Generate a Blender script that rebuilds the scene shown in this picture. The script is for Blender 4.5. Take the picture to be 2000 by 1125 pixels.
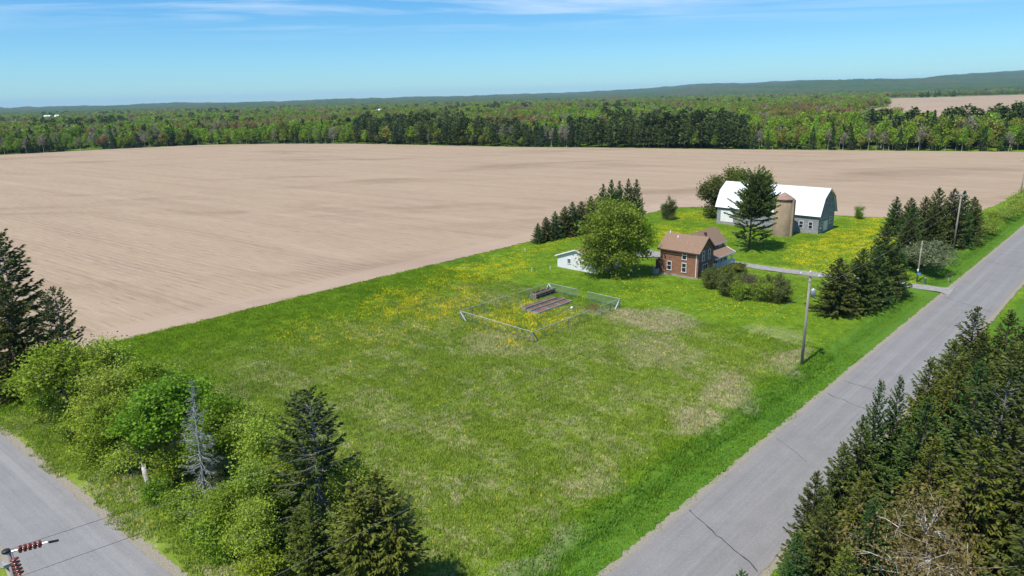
import bpy, bmesh, math, random
import numpy as np
from mathutils import Matrix, Vector
from mathutils.geometry import tessellate_polygon

# ---------------------------------------------------------------- scene, camera, light
for o in list(bpy.data.objects):
    bpy.data.objects.remove(o)
scene = bpy.context.scene
COL = scene.collection

H = 32.0
PITCH, ROLL = math.radians(15.7), math.radians(1.43)
cam_data = bpy.data.cameras.new('camera')
cam_data.sensor_width = 36.0
cam_data.lens = 24.0
cam_data.clip_start = 0.5
cam_data.clip_end = 40000
cam = bpy.data.objects.new('camera', cam_data)
COL.objects.link(cam)
fw = Vector((0, math.cos(PITCH), -math.sin(PITCH)))
u0 = Vector((0, math.sin(PITCH), math.cos(PITCH)))
r0 = Vector((1, 0, 0))
rt = r0 * math.cos(ROLL) - u0 * math.sin(ROLL)
up = r0 * math.sin(ROLL) + u0 * math.cos(ROLL)
M = Matrix.Identity(4)
for i in range(3):
    M[i][0] = rt[i]; M[i][1] = up[i]; M[i][2] = -fw[i]
M[0][3], M[1][3], M[2][3] = 0, 0, H
cam.matrix_world = M
scene.camera = cam

SUN_EL = math.radians(60)
SUN_XY = Vector((-0.70, -0.71)).normalized()        # horizontal direction towards the sun
world = bpy.data.worlds.new('World')
scene.world = world
world.use_nodes = True
wn, wl = world.node_tree.nodes, world.node_tree.links
wn.clear()
w_out = wn.new('ShaderNodeOutputWorld')
w_bg = wn.new('ShaderNodeBackground')
w_bg.inputs['Strength'].default_value = 0.075
sky = wn.new('ShaderNodeTexSky')
sky.sky_type = 'NISHITA'
sky.sun_disc = False
sky.sun_elevation = SUN_EL
sky.sun_rotation = math.atan2(SUN_XY.x, SUN_XY.y)
sky.altitude = 400
sky.air_density = 1.0
sky.dust_density = 0.0
sky.ozone_density = 2.5
hs = wn.new('ShaderNodeHueSaturation')
hs.inputs['Saturation'].default_value = 1.45
hs.inputs['Value'].default_value = 1.0
wl.new(sky.outputs[0], hs.inputs['Color'])
# thin high cirrus on a plane far overhead
tc = wn.new('ShaderNodeTexCoord')
sep = wn.new('ShaderNodeSeparateXYZ')
wl.new(tc.outputs['Generated'], sep.inputs[0])
def wmath(op, a, b=None, clamp=False):
    n = wn.new('ShaderNodeMath'); n.operation = op; n.use_clamp = clamp
    for k, s in enumerate((a, b)):
        if s is None: continue
        if isinstance(s, (int, float)): n.inputs[k].default_value = s
        else: wl.new(s, n.inputs[k])
    return n.outputs[0]
zc = wmath('MAXIMUM', sep.outputs['Z'], 0.02)
cx_ = wmath('DIVIDE', sep.outputs['X'], zc)
cy_ = wmath('DIVIDE', sep.outputs['Y'], zc)
cmb = wn.new('ShaderNodeCombineXYZ')
wl.new(wmath('MULTIPLY', cx_, 0.16), cmb.inputs[0])
wl.new(wmath('MULTIPLY', cy_, 0.42), cmb.inputs[1])
cmb.inputs[2].default_value = 7.3
n1 = wn.new('ShaderNodeTexNoise'); n1.inputs['Scale'].default_value = 1.0
n1.inputs['Detail'].default_value = 9; n1.inputs['Roughness'].default_value = 0.62
n1.inputs['Distortion'].default_value = 0.7
wl.new(cmb.outputs[0], n1.inputs['Vector'])
cl = wn.new('ShaderNodeMapRange')
cl.inputs['From Min'].default_value = 0.45; cl.inputs['From Max'].default_value = 0.68
wl.new(n1.outputs['Fac'], cl.inputs['Value'])
fade = wn.new('ShaderNodeMapRange')
fade.inputs['From Min'].default_value = 0.075; fade.inputs['From Max'].default_value = 0.15
wl.new(sep.outputs['Z'], fade.inputs['Value'])
cfac = wmath('MULTIPLY', wmath('MULTIPLY', cl.outputs[0], fade.outputs[0]), 0.85, True)
wmix = wn.new('ShaderNodeMixRGB')
wmix.inputs['Color2'].default_value = (8.5, 9.0, 9.6, 1)
wl.new(cfac, wmix.inputs['Fac'])
tintn = wn.new('ShaderNodeMixRGB'); tintn.blend_type = 'MULTIPLY'; tintn.inputs['Fac'].default_value = 1.0
tintn.inputs['Color2'].default_value = (0.74, 0.96, 1.10, 1)
wl.new(hs.outputs[0], tintn.inputs['Color1'])
gam = wn.new('ShaderNodeGamma'); gam.inputs['Gamma'].default_value = 0.75
wl.new(tintn.outputs[0], gam.inputs['Color'])
tint2 = wn.new('ShaderNodeMixRGB'); tint2.blend_type = 'MULTIPLY'; tint2.inputs['Fac'].default_value = 1.0
tint2.inputs['Color2'].default_value = (1.02, 1.38, 1.64, 1)
wl.new(gam.outputs[0], tint2.inputs['Color1'])
wl.new(tint2.outputs[0], wmix.inputs['Color1'])
wl.new(wmix.outputs[0], w_bg.inputs['Color'])
wl.new(w_bg.outputs[0], w_out.inputs['Surface'])

sun_d = bpy.data.lights.new('sun', 'SUN')
sun_d.energy = 3.6
sun_d.angle = math.radians(0.53)
sun_d.color = (1.0, 0.955, 0.88)
sun = bpy.data.objects.new('sun', sun_d)
COL.objects.link(sun)
to_sun = Vector((SUN_XY.x * math.cos(SUN_EL), SUN_XY.y * math.cos(SUN_EL), math.sin(SUN_EL)))
sun.rotation_euler = to_sun.to_track_quat('Z', 'Y').to_euler()
sun.location = (0, 0, 80)

vs = scene.view_settings
vs.view_transform = 'Standard'
vs.look = 'None'
vs.gamma = 1
vs.exposure = 0.75

# ---------------------------------------------------------------- frames of reference
A = math.radians(45.57)                    # the main road's heading
CU, SU = math.cos(A), math.sin(A)
def W(u, v, z=0.0):
    return Vector((u * CU - v * SU, u * SU + v * CU, z))

def snoise(x, y, seed=0, n=7, f0=1.0):
    """smooth numpy noise: a few rotated sines"""
    r = np.random.default_rng(seed)
    s = 0
    for k in range(n):
        a = r.uniform(0, math.tau); f = f0 * r.uniform(0.6, 1.7); p = r.uniform(0, math.tau)
        q = r.uniform(0, math.tau); f2 = f0 * r.uniform(0.3, 0.9)
        s = s + np.sin((x * math.cos(a) + y * math.sin(a)) * f + p + 1.3 * np.sin((x * math.sin(a) - y * math.cos(a)) * f2 + q))
    return s / n ** 0.5

def sst(e0, e1, x):
    t = np.clip((x - e0) / (e1 - e0), 0, 1)
    return t * t * (3 - 2 * t)

def side_edge(v):                          # right-hand edge of the left road
    return 8.5 + (82.4 - v) * 0.1

DRIVE = [(124.6, 23.0), (124.2, 29), (122, 43), (120.9, 52), (120.6, 62), (119.2, 70), (116.8, 78)]
def ground_h(u, v):
    u = np.asarray(u, float); v = np.asarray(v, float)
    drv = sst(5.5, 2.6, np.abs(u - 124.4))
    dit = -0.62 * np.exp(-((v - 27.0) / 1.35) ** 2) * sst(13, 22, u) * (1 - drv)
    dit = dit - 0.5 * np.exp(-((v - 12.6) / 1.3) ** 2) * sst(10, 20, u)
    road = np.maximum(sst(26.2, 24.6, v) * sst(13.6, 15.0, v), sst(2.0, 1.0, np.abs(u - side_edge(v) + 3.0) - 2.6))
    und = 0.10 * snoise(u, v, 3, 7, 0.22) + 0.05 * snoise(u, v, 4, 7, 0.7)
    core = sst(-30, -10, u) * sst(300, 240, u) * sst(-30, -10, v) * sst(102.5, 99, v)
    und = und * (1 - road) * core
    return dit * (1 - road) + und - 0.05 * road - 0.02

# ---------------------------------------------------------------- mesh helpers
class MB:
    def __init__(self):
        self.v = []; self.f = []
    def add(self, vs_, fs_):
        b = len(self.v)
        self.v.extend([tuple(p) for p in vs_])
        self.f.extend([tuple(i + b for i in f) for f in fs_])
        return self
    def box(self, x0, x1, y0, y1, z0, z1):
        return self.add([(x0, y0, z0), (x1, y0, z0), (x1, y1, z0), (x0, y1, z0), (x0, y0, z1), (x1, y0, z1), (x1, y1, z1), (x0, y1, z1)],
                        [(0, 3, 2, 1), (4, 5, 6, 7), (0, 1, 5, 4), (1, 2, 6, 5), (2, 3, 7, 6), (3, 0, 4, 7)])
    def hexa(self, p):                     # eight points, bottom four then top four
        return self.add(p, [(0, 3, 2, 1), (4, 5, 6, 7), (0, 1, 5, 4), (1, 2, 6, 5), (2, 3, 7, 6), (3, 0, 4, 7)])
    def slab(self, quad, t):               # a plate of thickness t below four points
        q = [Vector(p) for p in quad]
        n = (q[1] - q[0]).cross(q[3] - q[0]).normalized()
        if n.z < 0: n = -n
        return self.hexa([p - n * t for p in q] + q)
    def extrude(self, poly, off):          # planar polygon (3-D points) pushed along off
        n = len(poly); off = Vector(off)
        vs_ = [Vector(p) for p in poly] + [Vector(p) + off for p in poly]
        fs_ = [tuple(range(n))[::-1], tuple(range(n, 2 * n))] + [(i, (i + 1) % n, n + (i + 1) % n, n + i) for i in range(n)]
        return self.add(vs_, fs_)
    def tube(self, pts, rad, n=6, cap=True):
        pts = [Vector(p) for p in pts]
        if isinstance(rad, (int, float)): rad = [rad] * len(pts)
        vs_, fs_ = [], []
        ref = Vector((0.31, 0.87, 0.12))
        for i, p in enumerate(pts):
            d = (pts[min(i + 1, len(pts) - 1)] - pts[max(i - 1, 0)])
            if d.length < 1e-6: d = Vector((0, 0, 1))
            d.normalize()
            a = d.cross(ref)
            if a.length < 0.05: a = d.cross(Vector((1, 0, 0)))
            a.normalize(); b = d.cross(a)
            for k in range(n):
                t = math.tau * k / n
                vs_.append(p + (a * math.cos(t) + b * math.sin(t)) * rad[i])
        for i in range(len(pts) - 1):
            for k in range(n):
                fs_.append((i * n + k, i * n + (k + 1) % n, (i + 1) * n + (k + 1) % n, (i + 1) * n + k))
        if cap:
            fs_.append(tuple(range(n))[::-1]); fs_.append(tuple(range((len(pts) - 1) * n, len(pts) * n)))
        return self.add(vs_, fs_)
    def bar(self, a, b, w, h=None):        # square bar from a to b
        h = h or w
        a, b = Vector(a), Vector(b)
        d = (b - a).normalized()
        s = d.cross(Vector((0, 0, 1)))
        if s.length < 1e-3: s = Vector((1, 0, 0))
        s.normalize(); t = s.cross(d)
        s = s * w / 2; t = t * h / 2
        return self.hexa([a - s - t, a + s - t, b + s - t, b - s - t, a - s + t, a + s + t, b + s + t, b - s + t])
    def lathe(self, prof, n=16):
        vs_, fs_ = [], []
        for r, z in prof:
            for k in range(n):
                t = math.tau * k / n
                vs_.append((r * math.cos(t), r * math.sin(t), z))
        for i in range(len(prof) - 1):
            for k in range(n):
                fs_.append((i * n + k, i * n + (k + 1) % n, (i + 1) * n + (k + 1) % n, (i + 1) * n + k))
        return self.add(vs_, fs_)
    def mesh(self, name, mat=None):
        me = bpy.data.meshes.new(name)
        me.from_pydata(self.v, [], self.f)
        if mat: me.materials.append(mat)
        me.update()
        return me

def link(name, data, parent=None, loc=None):
    o = bpy.data.objects.new(name, data)
    COL.objects.link(o)
    if parent: o.parent = parent
    if loc is not None: o.location = loc
    return o
def part(name, mb, mat, parent, smooth=False, label=None):
    me = mb.mesh(name, mat)
    if smooth: me.shade_smooth()
    o = link(name, me, parent)
    if label: o['label'] = label
    return o
def tag(o, label, cat, group=None):
    o['label'] = label; o['category'] = cat
    if group: o['group'] = group
    return o
def thing(name, label, cat, loc, rz=0.0, group=None):
    o = link(name, None, None, loc)
    o.rotation_euler = (0, 0, rz)
    o.empty_display_size = 0.5
    return tag(o, label, cat, group)
def structure(name, me, parent=None):
    o = link(name, me, parent)
    o['kind'] = 'structure'
    return o

def np_mesh(name, V, F4=None, F3=None, mats=(), mi4=None, mi3=None, tint4=None, tint3=None, smooth=False):
    """mesh from numpy arrays of quads and triangles, with a per-face float 'tint'"""
    V = np.asarray(V, np.float32)
    n4 = 0 if F4 is None else len(F4); n3 = 0 if F3 is None else len(F3)
    me = bpy.data.meshes.new(name)
    me.vertices.add(len(V)); me.vertices.foreach_set('co', V.ravel())
    loops = np.concatenate([np.asarray(F, np.int32).ravel() for F in (F4, F3) if F is not None and len(F)])
    me.loops.add(len(loops)); me.loops.foreach_set('vertex_index', loops)
    tot = np.concatenate([np.full(n4, 4, np.int32), np.full(n3, 3, np.int32)])
    st = np.concatenate([[0], np.cumsum(tot)[:-1]]).astype(np.int32)
    me.polygons.add(n4 + n3)
    me.polygons.foreach_set('loop_start', st)
    me.polygons.foreach_set('loop_total', tot)
    for m in mats: me.materials.append(m)
    def cat(a, b, dt):
        a = np.zeros(n4, dt) if a is None else np.asarray(a, dt)
        b = np.zeros(n3, dt) if b is None else np.asarray(b, dt)
        return np.concatenate([a, b])
    if mi4 is not None or mi3 is not None:
        me.polygons.foreach_set('material_index', cat(mi4, mi3, np.int32))
    if smooth: me.polygons.foreach_set('use_smooth', np.ones(n4 + n3, bool))
    at = me.attributes.new('tint', 'FLOAT', 'FACE')
    at.data.foreach_set('value', cat(tint4, tint3, np.float32))
    me.update(calc_edges=True)
    me.validate()
    return me

# ---------------------------------------------------------------- materials
class NT:
    def __init__(self, tree):
        self.t = tree; self.n = tree.nodes; self.l = tree.links
    def new(self, typ, **kw):
        n = self.n.new(typ)
        for k, v in kw.items(): setattr(n, k, v)
        return n
    def put(self, sock, val):
        if isinstance(val, bpy.types.NodeSocket): self.l.new(val, sock)
        elif isinstance(val, (tuple, list)) and sock.type == 'RGBA' and len(val) == 3: sock.default_value = (*val, 1)
        else: sock.default_value = val
    def math(self, op, a, b=0.0, clamp=False):
        n = self.new('ShaderNodeMath', operation=op, use_clamp=clamp)
        self.put(n.inputs[0], a); self.put(n.inputs[1], b)
        return n.outputs[0]
    def noise(self, vec, scale, detail=3, rough=0.55, dist=0.0, typ='ShaderNodeTexNoise'):
        n = self.new(typ)
        self.put(n.inputs['Vector'], vec); n.inputs['Scale'].default_value = scale
        n.inputs['Detail'].default_value = detail; n.inputs['Roughness'].default_value = rough
        n.inputs['Distortion'].default_value = dist
        return n.outputs['Fac']
    def ramp(self, x, a, b, lo=0.0, hi=1.0):
        n = self.new('ShaderNodeMapRange', interpolation_type='SMOOTHSTEP')
        self.put(n.inputs['Value'], x)
        if a > b: a, b, lo, hi = b, a, hi, lo
        for k, v in zip(('From Min', 'From Max', 'To Min', 'To Max'), (a, b, lo, hi)): n.inputs[k].default_value = v
        return n.outputs[0]
    def mix(self, f, a, b, mode='MIX'):
        n = self.new('ShaderNodeMixRGB', blend_type=mode)
        self.put(n.inputs['Fac'], f); self.put(n.inputs['Color1'], a); self.put(n.inputs['Color2'], b)
        return n.outputs[0]
    def mapping(self, vec, scale=(1, 1, 1), rot=(0, 0, 0), loc=(0, 0, 0)):
        n = self.new('ShaderNodeMapping')
        self.put(n.inputs['Vector'], vec)
        n.inputs['Scale'].default_value = scale; n.inputs['Rotation'].default_value = rot; n.inputs['Location'].default_value = loc
        return n.outputs[0]
    def bump(self, h, strength, dist):
        n = self.new('ShaderNodeBump')
        self.put(n.inputs['Height'], h); n.inputs['Strength'].default_value = strength; n.inputs['Distance'].default_value = dist
        return n.outputs[0]

def new_mat(name, rough=0.8, spec=0.25):
    m = bpy.data.materials.new(name); m.use_nodes = True
    t = NT(m.node_tree)
    b = t.n['Principled BSDF']
    b.inputs['Roughness'].default_value = rough
    b.inputs['Specular IOR Level'].default_value = spec
    return m, t, b

def simple(name, c1, c2=None, scale=3.0, rough=0.75, metal=0.0, bump=0.0, stretch=(1, 1, 1), spec=0.3):
    m, t, b = new_mat(name, rough, spec)
    c2 = c2 or tuple(c * 0.7 for c in c1)
    tcn = t.new('ShaderNodeTexCoord')
    vec = t.mapping(tcn.outputs['Object'], stretch)
    n = t.noise(vec, scale, 5, 0.6)
    t.put(b.inputs['Base Color'], t.mix(t.ramp(n, 0.3, 0.7), c1, c2))
    b.inputs['Metallic'].default_value = metal
    if bump: t.put(b.inputs['Normal'], t.bump(n, 0.6, bump))
    return m

def leaf_mat(name, c1, c2, trans=0.3, rough=0.55, var=0.25, big=0.35):
    m, t, b = new_mat(name, rough, 0.15)
    geo = t.new('ShaderNodeNewGeometry')
    at = t.new('ShaderNodeAttribute', attribute_name='tint')
    oi = t.new('ShaderNodeObjectInfo')
    n = t.noise(geo.outputs['Position'], big, 3)
    f = t.math('ADD', t.math('MULTIPLY', at.outputs['Fac'], 0.65), t.math('MULTIPLY', t.math('SUBTRACT', n, 0.32), 0.9), True)
    c = t.mix(f, c1, c2)
    h = t.new('ShaderNodeHueSaturation')
    t.put(h.inputs['Color'], c)
    t.put(h.inputs['Hue'], t.math('ADD', 0.5 - 0.015, t.math('MULTIPLY', oi.outputs['Random'], 0.03)))
    t.put(h.inputs['Value'], t.math('ADD', 1 - var / 2, t.math('MULTIPLY', t.math('FRACT', t.math('MULTIPLY', oi.outputs['Random'], 7.31)), var)))
    t.put(b.inputs['Base Color'], h.outputs[0])
    tr = t.new('ShaderNodeBsdfTranslucent')
    t.put(tr.inputs['Color'], h.outputs[0])
    mx = t.new('ShaderNodeMixShader'); mx.inputs[0].default_value = trans
    t.l.new(b.outputs[0], mx.inputs[1]); t.l.new(tr.outputs[0], mx.inputs[2])
    t.l.new(mx.outputs[0], t.n['Material Output'].inputs['Surface'])
    return m

MAT = {}
MAT['bark'] = simple('bark', (0.12, 0.095, 0.075), (0.06, 0.048, 0.038), 6, 0.9, bump=0.02, stretch=(1, 1, 0.25))
MAT['bark_grey'] = simple('bark_grey', (0.24, 0.23, 0.21), (0.12, 0.115, 0.105), 6, 0.9, bump=0.02, stretch=(1, 1, 0.3))
MAT['bark_white'] = simple('bark_white', (0.62, 0.58, 0.52), (0.30, 0.27, 0.24), 5, 0.8, bump=0.01, stretch=(1, 1, 2.5))
MAT['dead_wood'] = simple('dead_wood', (0.36, 0.37, 0.37), (0.22, 0.225, 0.225), 4, 0.9)
MAT['spruce'] = leaf_mat('spruce', (0.034, 0.056, 0.013), (0.118, 0.140, 0.024), 0.12, var=0.3)
MAT['spruce_green'] = leaf_mat('spruce_green', (0.030, 0.073, 0.019), (0.090, 0.157, 0.030), 0.12, var=0.25)
MAT['spruce_olive'] = leaf_mat('spruce_olive', (0.067, 0.090, 0.014), (0.178, 0.202, 0.030), 0.15, var=0.25)
MAT['pine'] = leaf_mat('pine', (0.070, 0.105, 0.026), (0.170, 0.220, 0.058), 0.3, var=0.2)
MAT['dead_needle'] = leaf_mat('dead_needle', (0.150, 0.165, 0.160), (0.270, 0.285, 0.275), 0.1, var=0.1)
MAT['leaf_bright'] = leaf_mat('leaf_bright', (0.084, 0.162, 0.013), (0.265, 0.405, 0.025), 0.38)
MAT['leaf_mid'] = leaf_mat('leaf_mid', (0.118, 0.193, 0.017), (0.314, 0.429, 0.035), 0.36)
MAT['leaf_olive'] = leaf_mat('leaf_olive', (0.168, 0.240, 0.026), (0.383, 0.477, 0.059), 0.34)
MAT['leaf_red'] = leaf_mat('leaf_red', (0.163, 0.094, 0.037), (0.275, 0.156, 0.056), 0.3)
MAT['leaf_grey'] = leaf_mat('leaf_grey', (0.163, 0.150, 0.106), (0.275, 0.250, 0.163), 0.25)
MAT['leaf_brown'] = leaf_mat('leaf_brown', (0.125, 0.098, 0.035), (0.237, 0.175, 0.062), 0.3)
MAT['leaf_shrub'] = leaf_mat('leaf_shrub', (0.072, 0.098, 0.026), (0.177, 0.210, 0.052), 0.28)
MAT['leaf_lilac'] = leaf_mat('leaf_lilac', (0.138, 0.125, 0.075), (0.225, 0.194, 0.125), 0.28)
MAT['leaf_blossom'] = leaf_mat('leaf_blossom', (0.095, 0.140, 0.040), (0.290, 0.330, 0.190), 0.3)
MAT['leaf_big'] = leaf_mat('leaf_big', (0.124, 0.182, 0.021), (0.293, 0.377, 0.044), 0.34)
MAT['leaf_yard'] = leaf_mat('leaf_yard', (0.098, 0.117, 0.019), (0.227, 0.247, 0.046), 0.3)
MAT['far_pine'] = leaf_mat('far_pine', (0.043, 0.074, 0.021), (0.109, 0.147, 0.036), 0.1, var=0.35)
MAT['far_spruce'] = leaf_mat('far_spruce', (0.030, 0.060, 0.023), (0.080, 0.123, 0.039), 0.1, var=0.35)
MAT['far_green'] = leaf_mat('far_green', (0.127, 0.228, 0.014), (0.315, 0.482, 0.026), 0.3, var=0.45)
MAT['far_mid'] = leaf_mat('far_mid', (0.108, 0.178, 0.018), (0.244, 0.337, 0.030), 0.3, var=0.4)
MAT['far_olive'] = leaf_mat('far_olive', (0.146, 0.173, 0.029), (0.310, 0.312, 0.054), 0.3, var=0.4)
MAT['far_red'] = leaf_mat('far_red', (0.201, 0.117, 0.042), (0.323, 0.193, 0.066), 0.3, var=0.4)
MAT['far_grey'] = leaf_mat('far_grey', (0.175, 0.156, 0.112), (0.288, 0.263, 0.181), 0.3, var=0.4)

# ---- meadow colour: one node group on world position, shared by ground and grass
def meadow_group():
    g = bpy.data.node_groups.new('meadow_colour', 'ShaderNodeTree')
    g.interface.new_socket('Color', in_out='OUTPUT', socket_type='NodeSocketColor')
    g.interface.new_socket('Height', in_out='OUTPUT', socket_type='NodeSocketFloat')
    t = NT(g)
    out = t.new('NodeGroupOutput')
    geo = t.new('ShaderNodeNewGeometry')
    flat = t.new('ShaderNodeVectorMath', operation='MULTIPLY')
    t.put(flat.inputs[0], geo.outputs['Position']); flat.inputs[1].default_value = (1, 1, 0)
    p = flat.outputs[0]
    q = t.mapping(p, rot=(0, 0, -A))                       # x along the road, y across
    n_warp = t.noise(p, 0.11, 4)
    n_big = t.noise(p, 0.05, 3)
    n_mid = t.noise(p, 0.45, 5, 0.65)
    n_fin = t.noise(p, 2.6, 4, 0.7)
    n_tin = t.noise(p, 9.0, 2, 0.7)
    sp = t.new('ShaderNodeSeparateXYZ'); t.put(sp.inputs[0], q)
    wob = t.math('MULTIPLY', t.math('SUBTRACT', n_warp, 0.5), 16.0)
    wob2 = t.math('MULTIPLY', t.math('SUBTRACT', n_mid, 0.5), 4.0)
    U = t.math('ADD', sp.outputs['X'], wob); V = t.math('ADD', sp.outputs['Y'], wob)
    V2 = t.math('ADD', sp.outputs['Y'], wob2)
    # greens
    c = t.mix(t.ramp(n_mid, 0.3, 0.7), (0.098, 0.205, 0.011), (0.185, 0.310, 0.017))
    c = t.mix(t.ramp(n_fin, 0.35, 0.75, 0, 0.55), c, (0.235, 0.295, 0.030))
    c = t.mix(t.ramp(n_big, 0.55, 0.72, 0, 0.6), c, (0.048, 0.145, 0.010))
    # rough meadow, not mown: olive, with matted straw
    rough = t.math('MULTIPLY', t.ramp(U, 88, 78), t.math('MULTIPLY', t.ramp(sp.outputs['Y'], 29, 33), t.ramp(V, 96, 74)))
    c = t.mix(t.math('MULTIPLY', rough, 0.30), c, (0.270, 0.300, 0.050))
    st_v = t.mapping(q, (1.0, 0.55, 1), (0, 0, 0.5))
    s1 = t.noise(st_v, 0.17, 6, 0.62, 0.8)
    s2 = t.noise(t.mapping(q, (1.0, 0.35, 1), (0, 0, -0.7)), 1.7, 5, 0.7, 1.2)
    s3 = t.noise(t.mapping(q, (0.25, 1.6, 1), (0, 0, 0.35)), 3.2, 4, 0.75, 2.0)
    stm = t.math('MULTIPLY', t.ramp(s1, 0.42, 0.58), t.ramp(t.math('ADD', t.math('MULTIPLY', s2, 0.6), t.math('MULTIPLY', s3, 0.4)), 0.44, 0.62))
    bl = t.math('ADD', t.math('MULTIPLY', rough, t.math('ADD', 0.13, t.math('MULTIPLY', stm, 0.62))), 0.0)
    sfac = t.math('MULTIPLY', bl, t.ramp(t.math('ADD', s3, t.math('MULTIPLY', stm, 0.25)), 0.47, 0.66), True)
    straw = t.mix(n_tin, (0.36, 0.31, 0.17), (0.66, 0.58, 0.40))
    c = t.mix(sfac, c, straw)
    def blob(cu, cv, ru, rv, k):
        a = t.math('DIVIDE', t.math('SUBTRACT', U, cu), ru); b = t.math('DIVIDE', t.math('SUBTRACT', V, cv), rv)
        d = t.math('ADD', t.math('MULTIPLY', a, a), t.math('MULTIPLY', b, b))
        return t.ramp(d, 1.0, 0.1, 0, k)
    # bare straw mats by the road and by the garden
    mats = None
    for a in ((82, 52, 7, 9, .95), (72, 44, 6, 7, .55), (66, 32, 5, 3.2, .9), (58, 30.5, 5, 2.4, .95), (80, 30, 6, 2.6, .9), (31, 28.5, 6, 2.0, .8), (88, 36, 4, 5, .45), (60, 62, 5, 6, .45), (42, 33, 5, 3, .5)):
        x = blob(*a)
        mats = x if mats is None else t.math('MAXIMUM', mats, x)
    mf = t.math('MULTIPLY', mats, t.ramp(t.math('ADD', t.math('MULTIPLY', s2, 0.5), t.math('MULTIPLY', s3, 0.5)), 0.38, 0.59), True)
    c = t.mix(mf, c, t.mix(n_tin, (0.33, 0.27, 0.17), (0.64, 0.54, 0.38)))
    # lush ditch bank along the road
    dit = t.math('MULTIPLY', t.ramp(sp.outputs['Y'], 23.2, 24.2), t.ramp(V2, 30.2, 27.8))
    dit = t.math('MAXIMUM', dit, t.math('MULTIPLY', t.ramp(V2, 14.9, 13.8), t.ramp(V2, 9, 11)))
    c = t.mix(t.math('MULTIPLY', dit, t.ramp(n_mid, .3, .6, .30, .8)), c, t.mix(n_fin, (0.056, 0.165, 0.018), (0.115, 0.250, 0.030)))
    # dandelions
    den = None
    for a in ((70, 66, 11, 9, .95), (66, 84, 13, 14, .75), (86, 92, 16, 10, .75), (50, 84, 14, 14, .28), (95, 60, 10, 10, .16), (148, 48, 22, 12, .95), (165, 47, 22, 11, 1.0),
              (128, 44, 9, 11, .7), (140, 82, 14, 14, .6), (163, 92, 10, 8, .75), (98, 46, 12, 9, .18), (122, 31, 16, 3, .35), (108, 98, 20, 5, .4), (184, 52, 10, 8, .8)):
        x = blob(*a)
        den = x if den is None else t.math('MAXIMUM', den, x)
    den = t.math('MULTIPLY', den, t.ramp(t.noise(p, 0.33, 5, 0.65), 0.40, 0.64, 0.12, 1.0))
    den = t.math('ADD', t.math('MULTIPLY', den, 1.0), 0.010)
    vor = t.new('ShaderNodeTexVoronoi'); t.put(vor.inputs['Vector'], p); vor.inputs['Scale'].default_value = 5.5
    wv = t.new('ShaderNodeTexWhiteNoise', noise_dimensions='3D'); t.put(wv.inputs['Vector'], vor.outputs['Position'])
    dd = t.math('MULTIPLY', t.math('LESS_THAN', wv.outputs['Value'], den), t.math('LESS_THAN', vor.outputs['Distance'], 0.52))
    hl = t.ramp(dit, 0.2, 0.6, 1, 0.15)
    c = t.mix(t.math('MULTIPLY', t.math('MULTIPLY', dd, hl), 0.85), c, (0.78, 0.62, 0.012))
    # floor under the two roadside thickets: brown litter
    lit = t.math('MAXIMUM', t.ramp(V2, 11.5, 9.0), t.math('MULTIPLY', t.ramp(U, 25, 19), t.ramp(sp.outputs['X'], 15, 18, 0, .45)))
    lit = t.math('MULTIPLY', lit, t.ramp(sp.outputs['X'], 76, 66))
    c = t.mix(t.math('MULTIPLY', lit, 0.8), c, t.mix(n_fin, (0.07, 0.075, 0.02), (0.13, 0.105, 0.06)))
    # out of the farm: plain woodland floor
    t.put(out.inputs['Color'], c)
    hgt = t.math('ADD', t.math('MULTIPLY', n_fin, 0.6), t.math('ADD', t.math('MULTIPLY', n_tin, 0.25), t.math('MULTIPLY', n_mid, 0.7)))
    t.put(out.inputs['Height'], hgt)
    return g
MG = meadow_group()
def meadow_mat(name, blades=False):
    m, t, b = new_mat(name, 0.85, 0.1)
    g = t.new('ShaderNodeGroup'); g.node_tree = MG
    c = g.outputs['Color']
    if blades:
        at = t.new('ShaderNodeAttribute', attribute_name='tint')
        h = t.new('ShaderNodeHueSaturation')
        t.put(h.inputs['Color'], c)
        t.put(h.inputs['Value'], t.math('ADD', 0.85, t.math('MULTIPLY', at.outputs['Fac'], 0.8)))
        t.put(h.inputs['Hue'], t.math('ADD', 0.49, t.math('MULTIPLY', at.outputs['Fac'], 0.015)))
        c = h.outputs[0]
        tr = t.new('ShaderNodeBsdfTranslucent'); t.put(tr.inputs['Color'], c)
        mx = t.new('ShaderNodeMixShader'); mx.inputs[0].default_value = 0.35
        t.l.new(b.outputs[0], mx.inputs[1]); t.l.new(tr.outputs[0], mx.inputs[2])
        t.l.new(mx.outputs[0], t.n['Material Output'].inputs['Surface'])
    else:
        t.put(b.inputs['Normal'], t.bump(g.outputs['Height'], 0.7, 0.18))
        c = t.mix(1.0, c, (0.74, 0.74, 0.74), 'MULTIPLY')  # shade between grass blades put into the ground colour as even darkening
    t.put(b.inputs['Base Color'], c)
    return m
MAT['meadow'] = meadow_mat('meadow')
MAT['grass'] = meadow_mat('grass', True)

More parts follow.
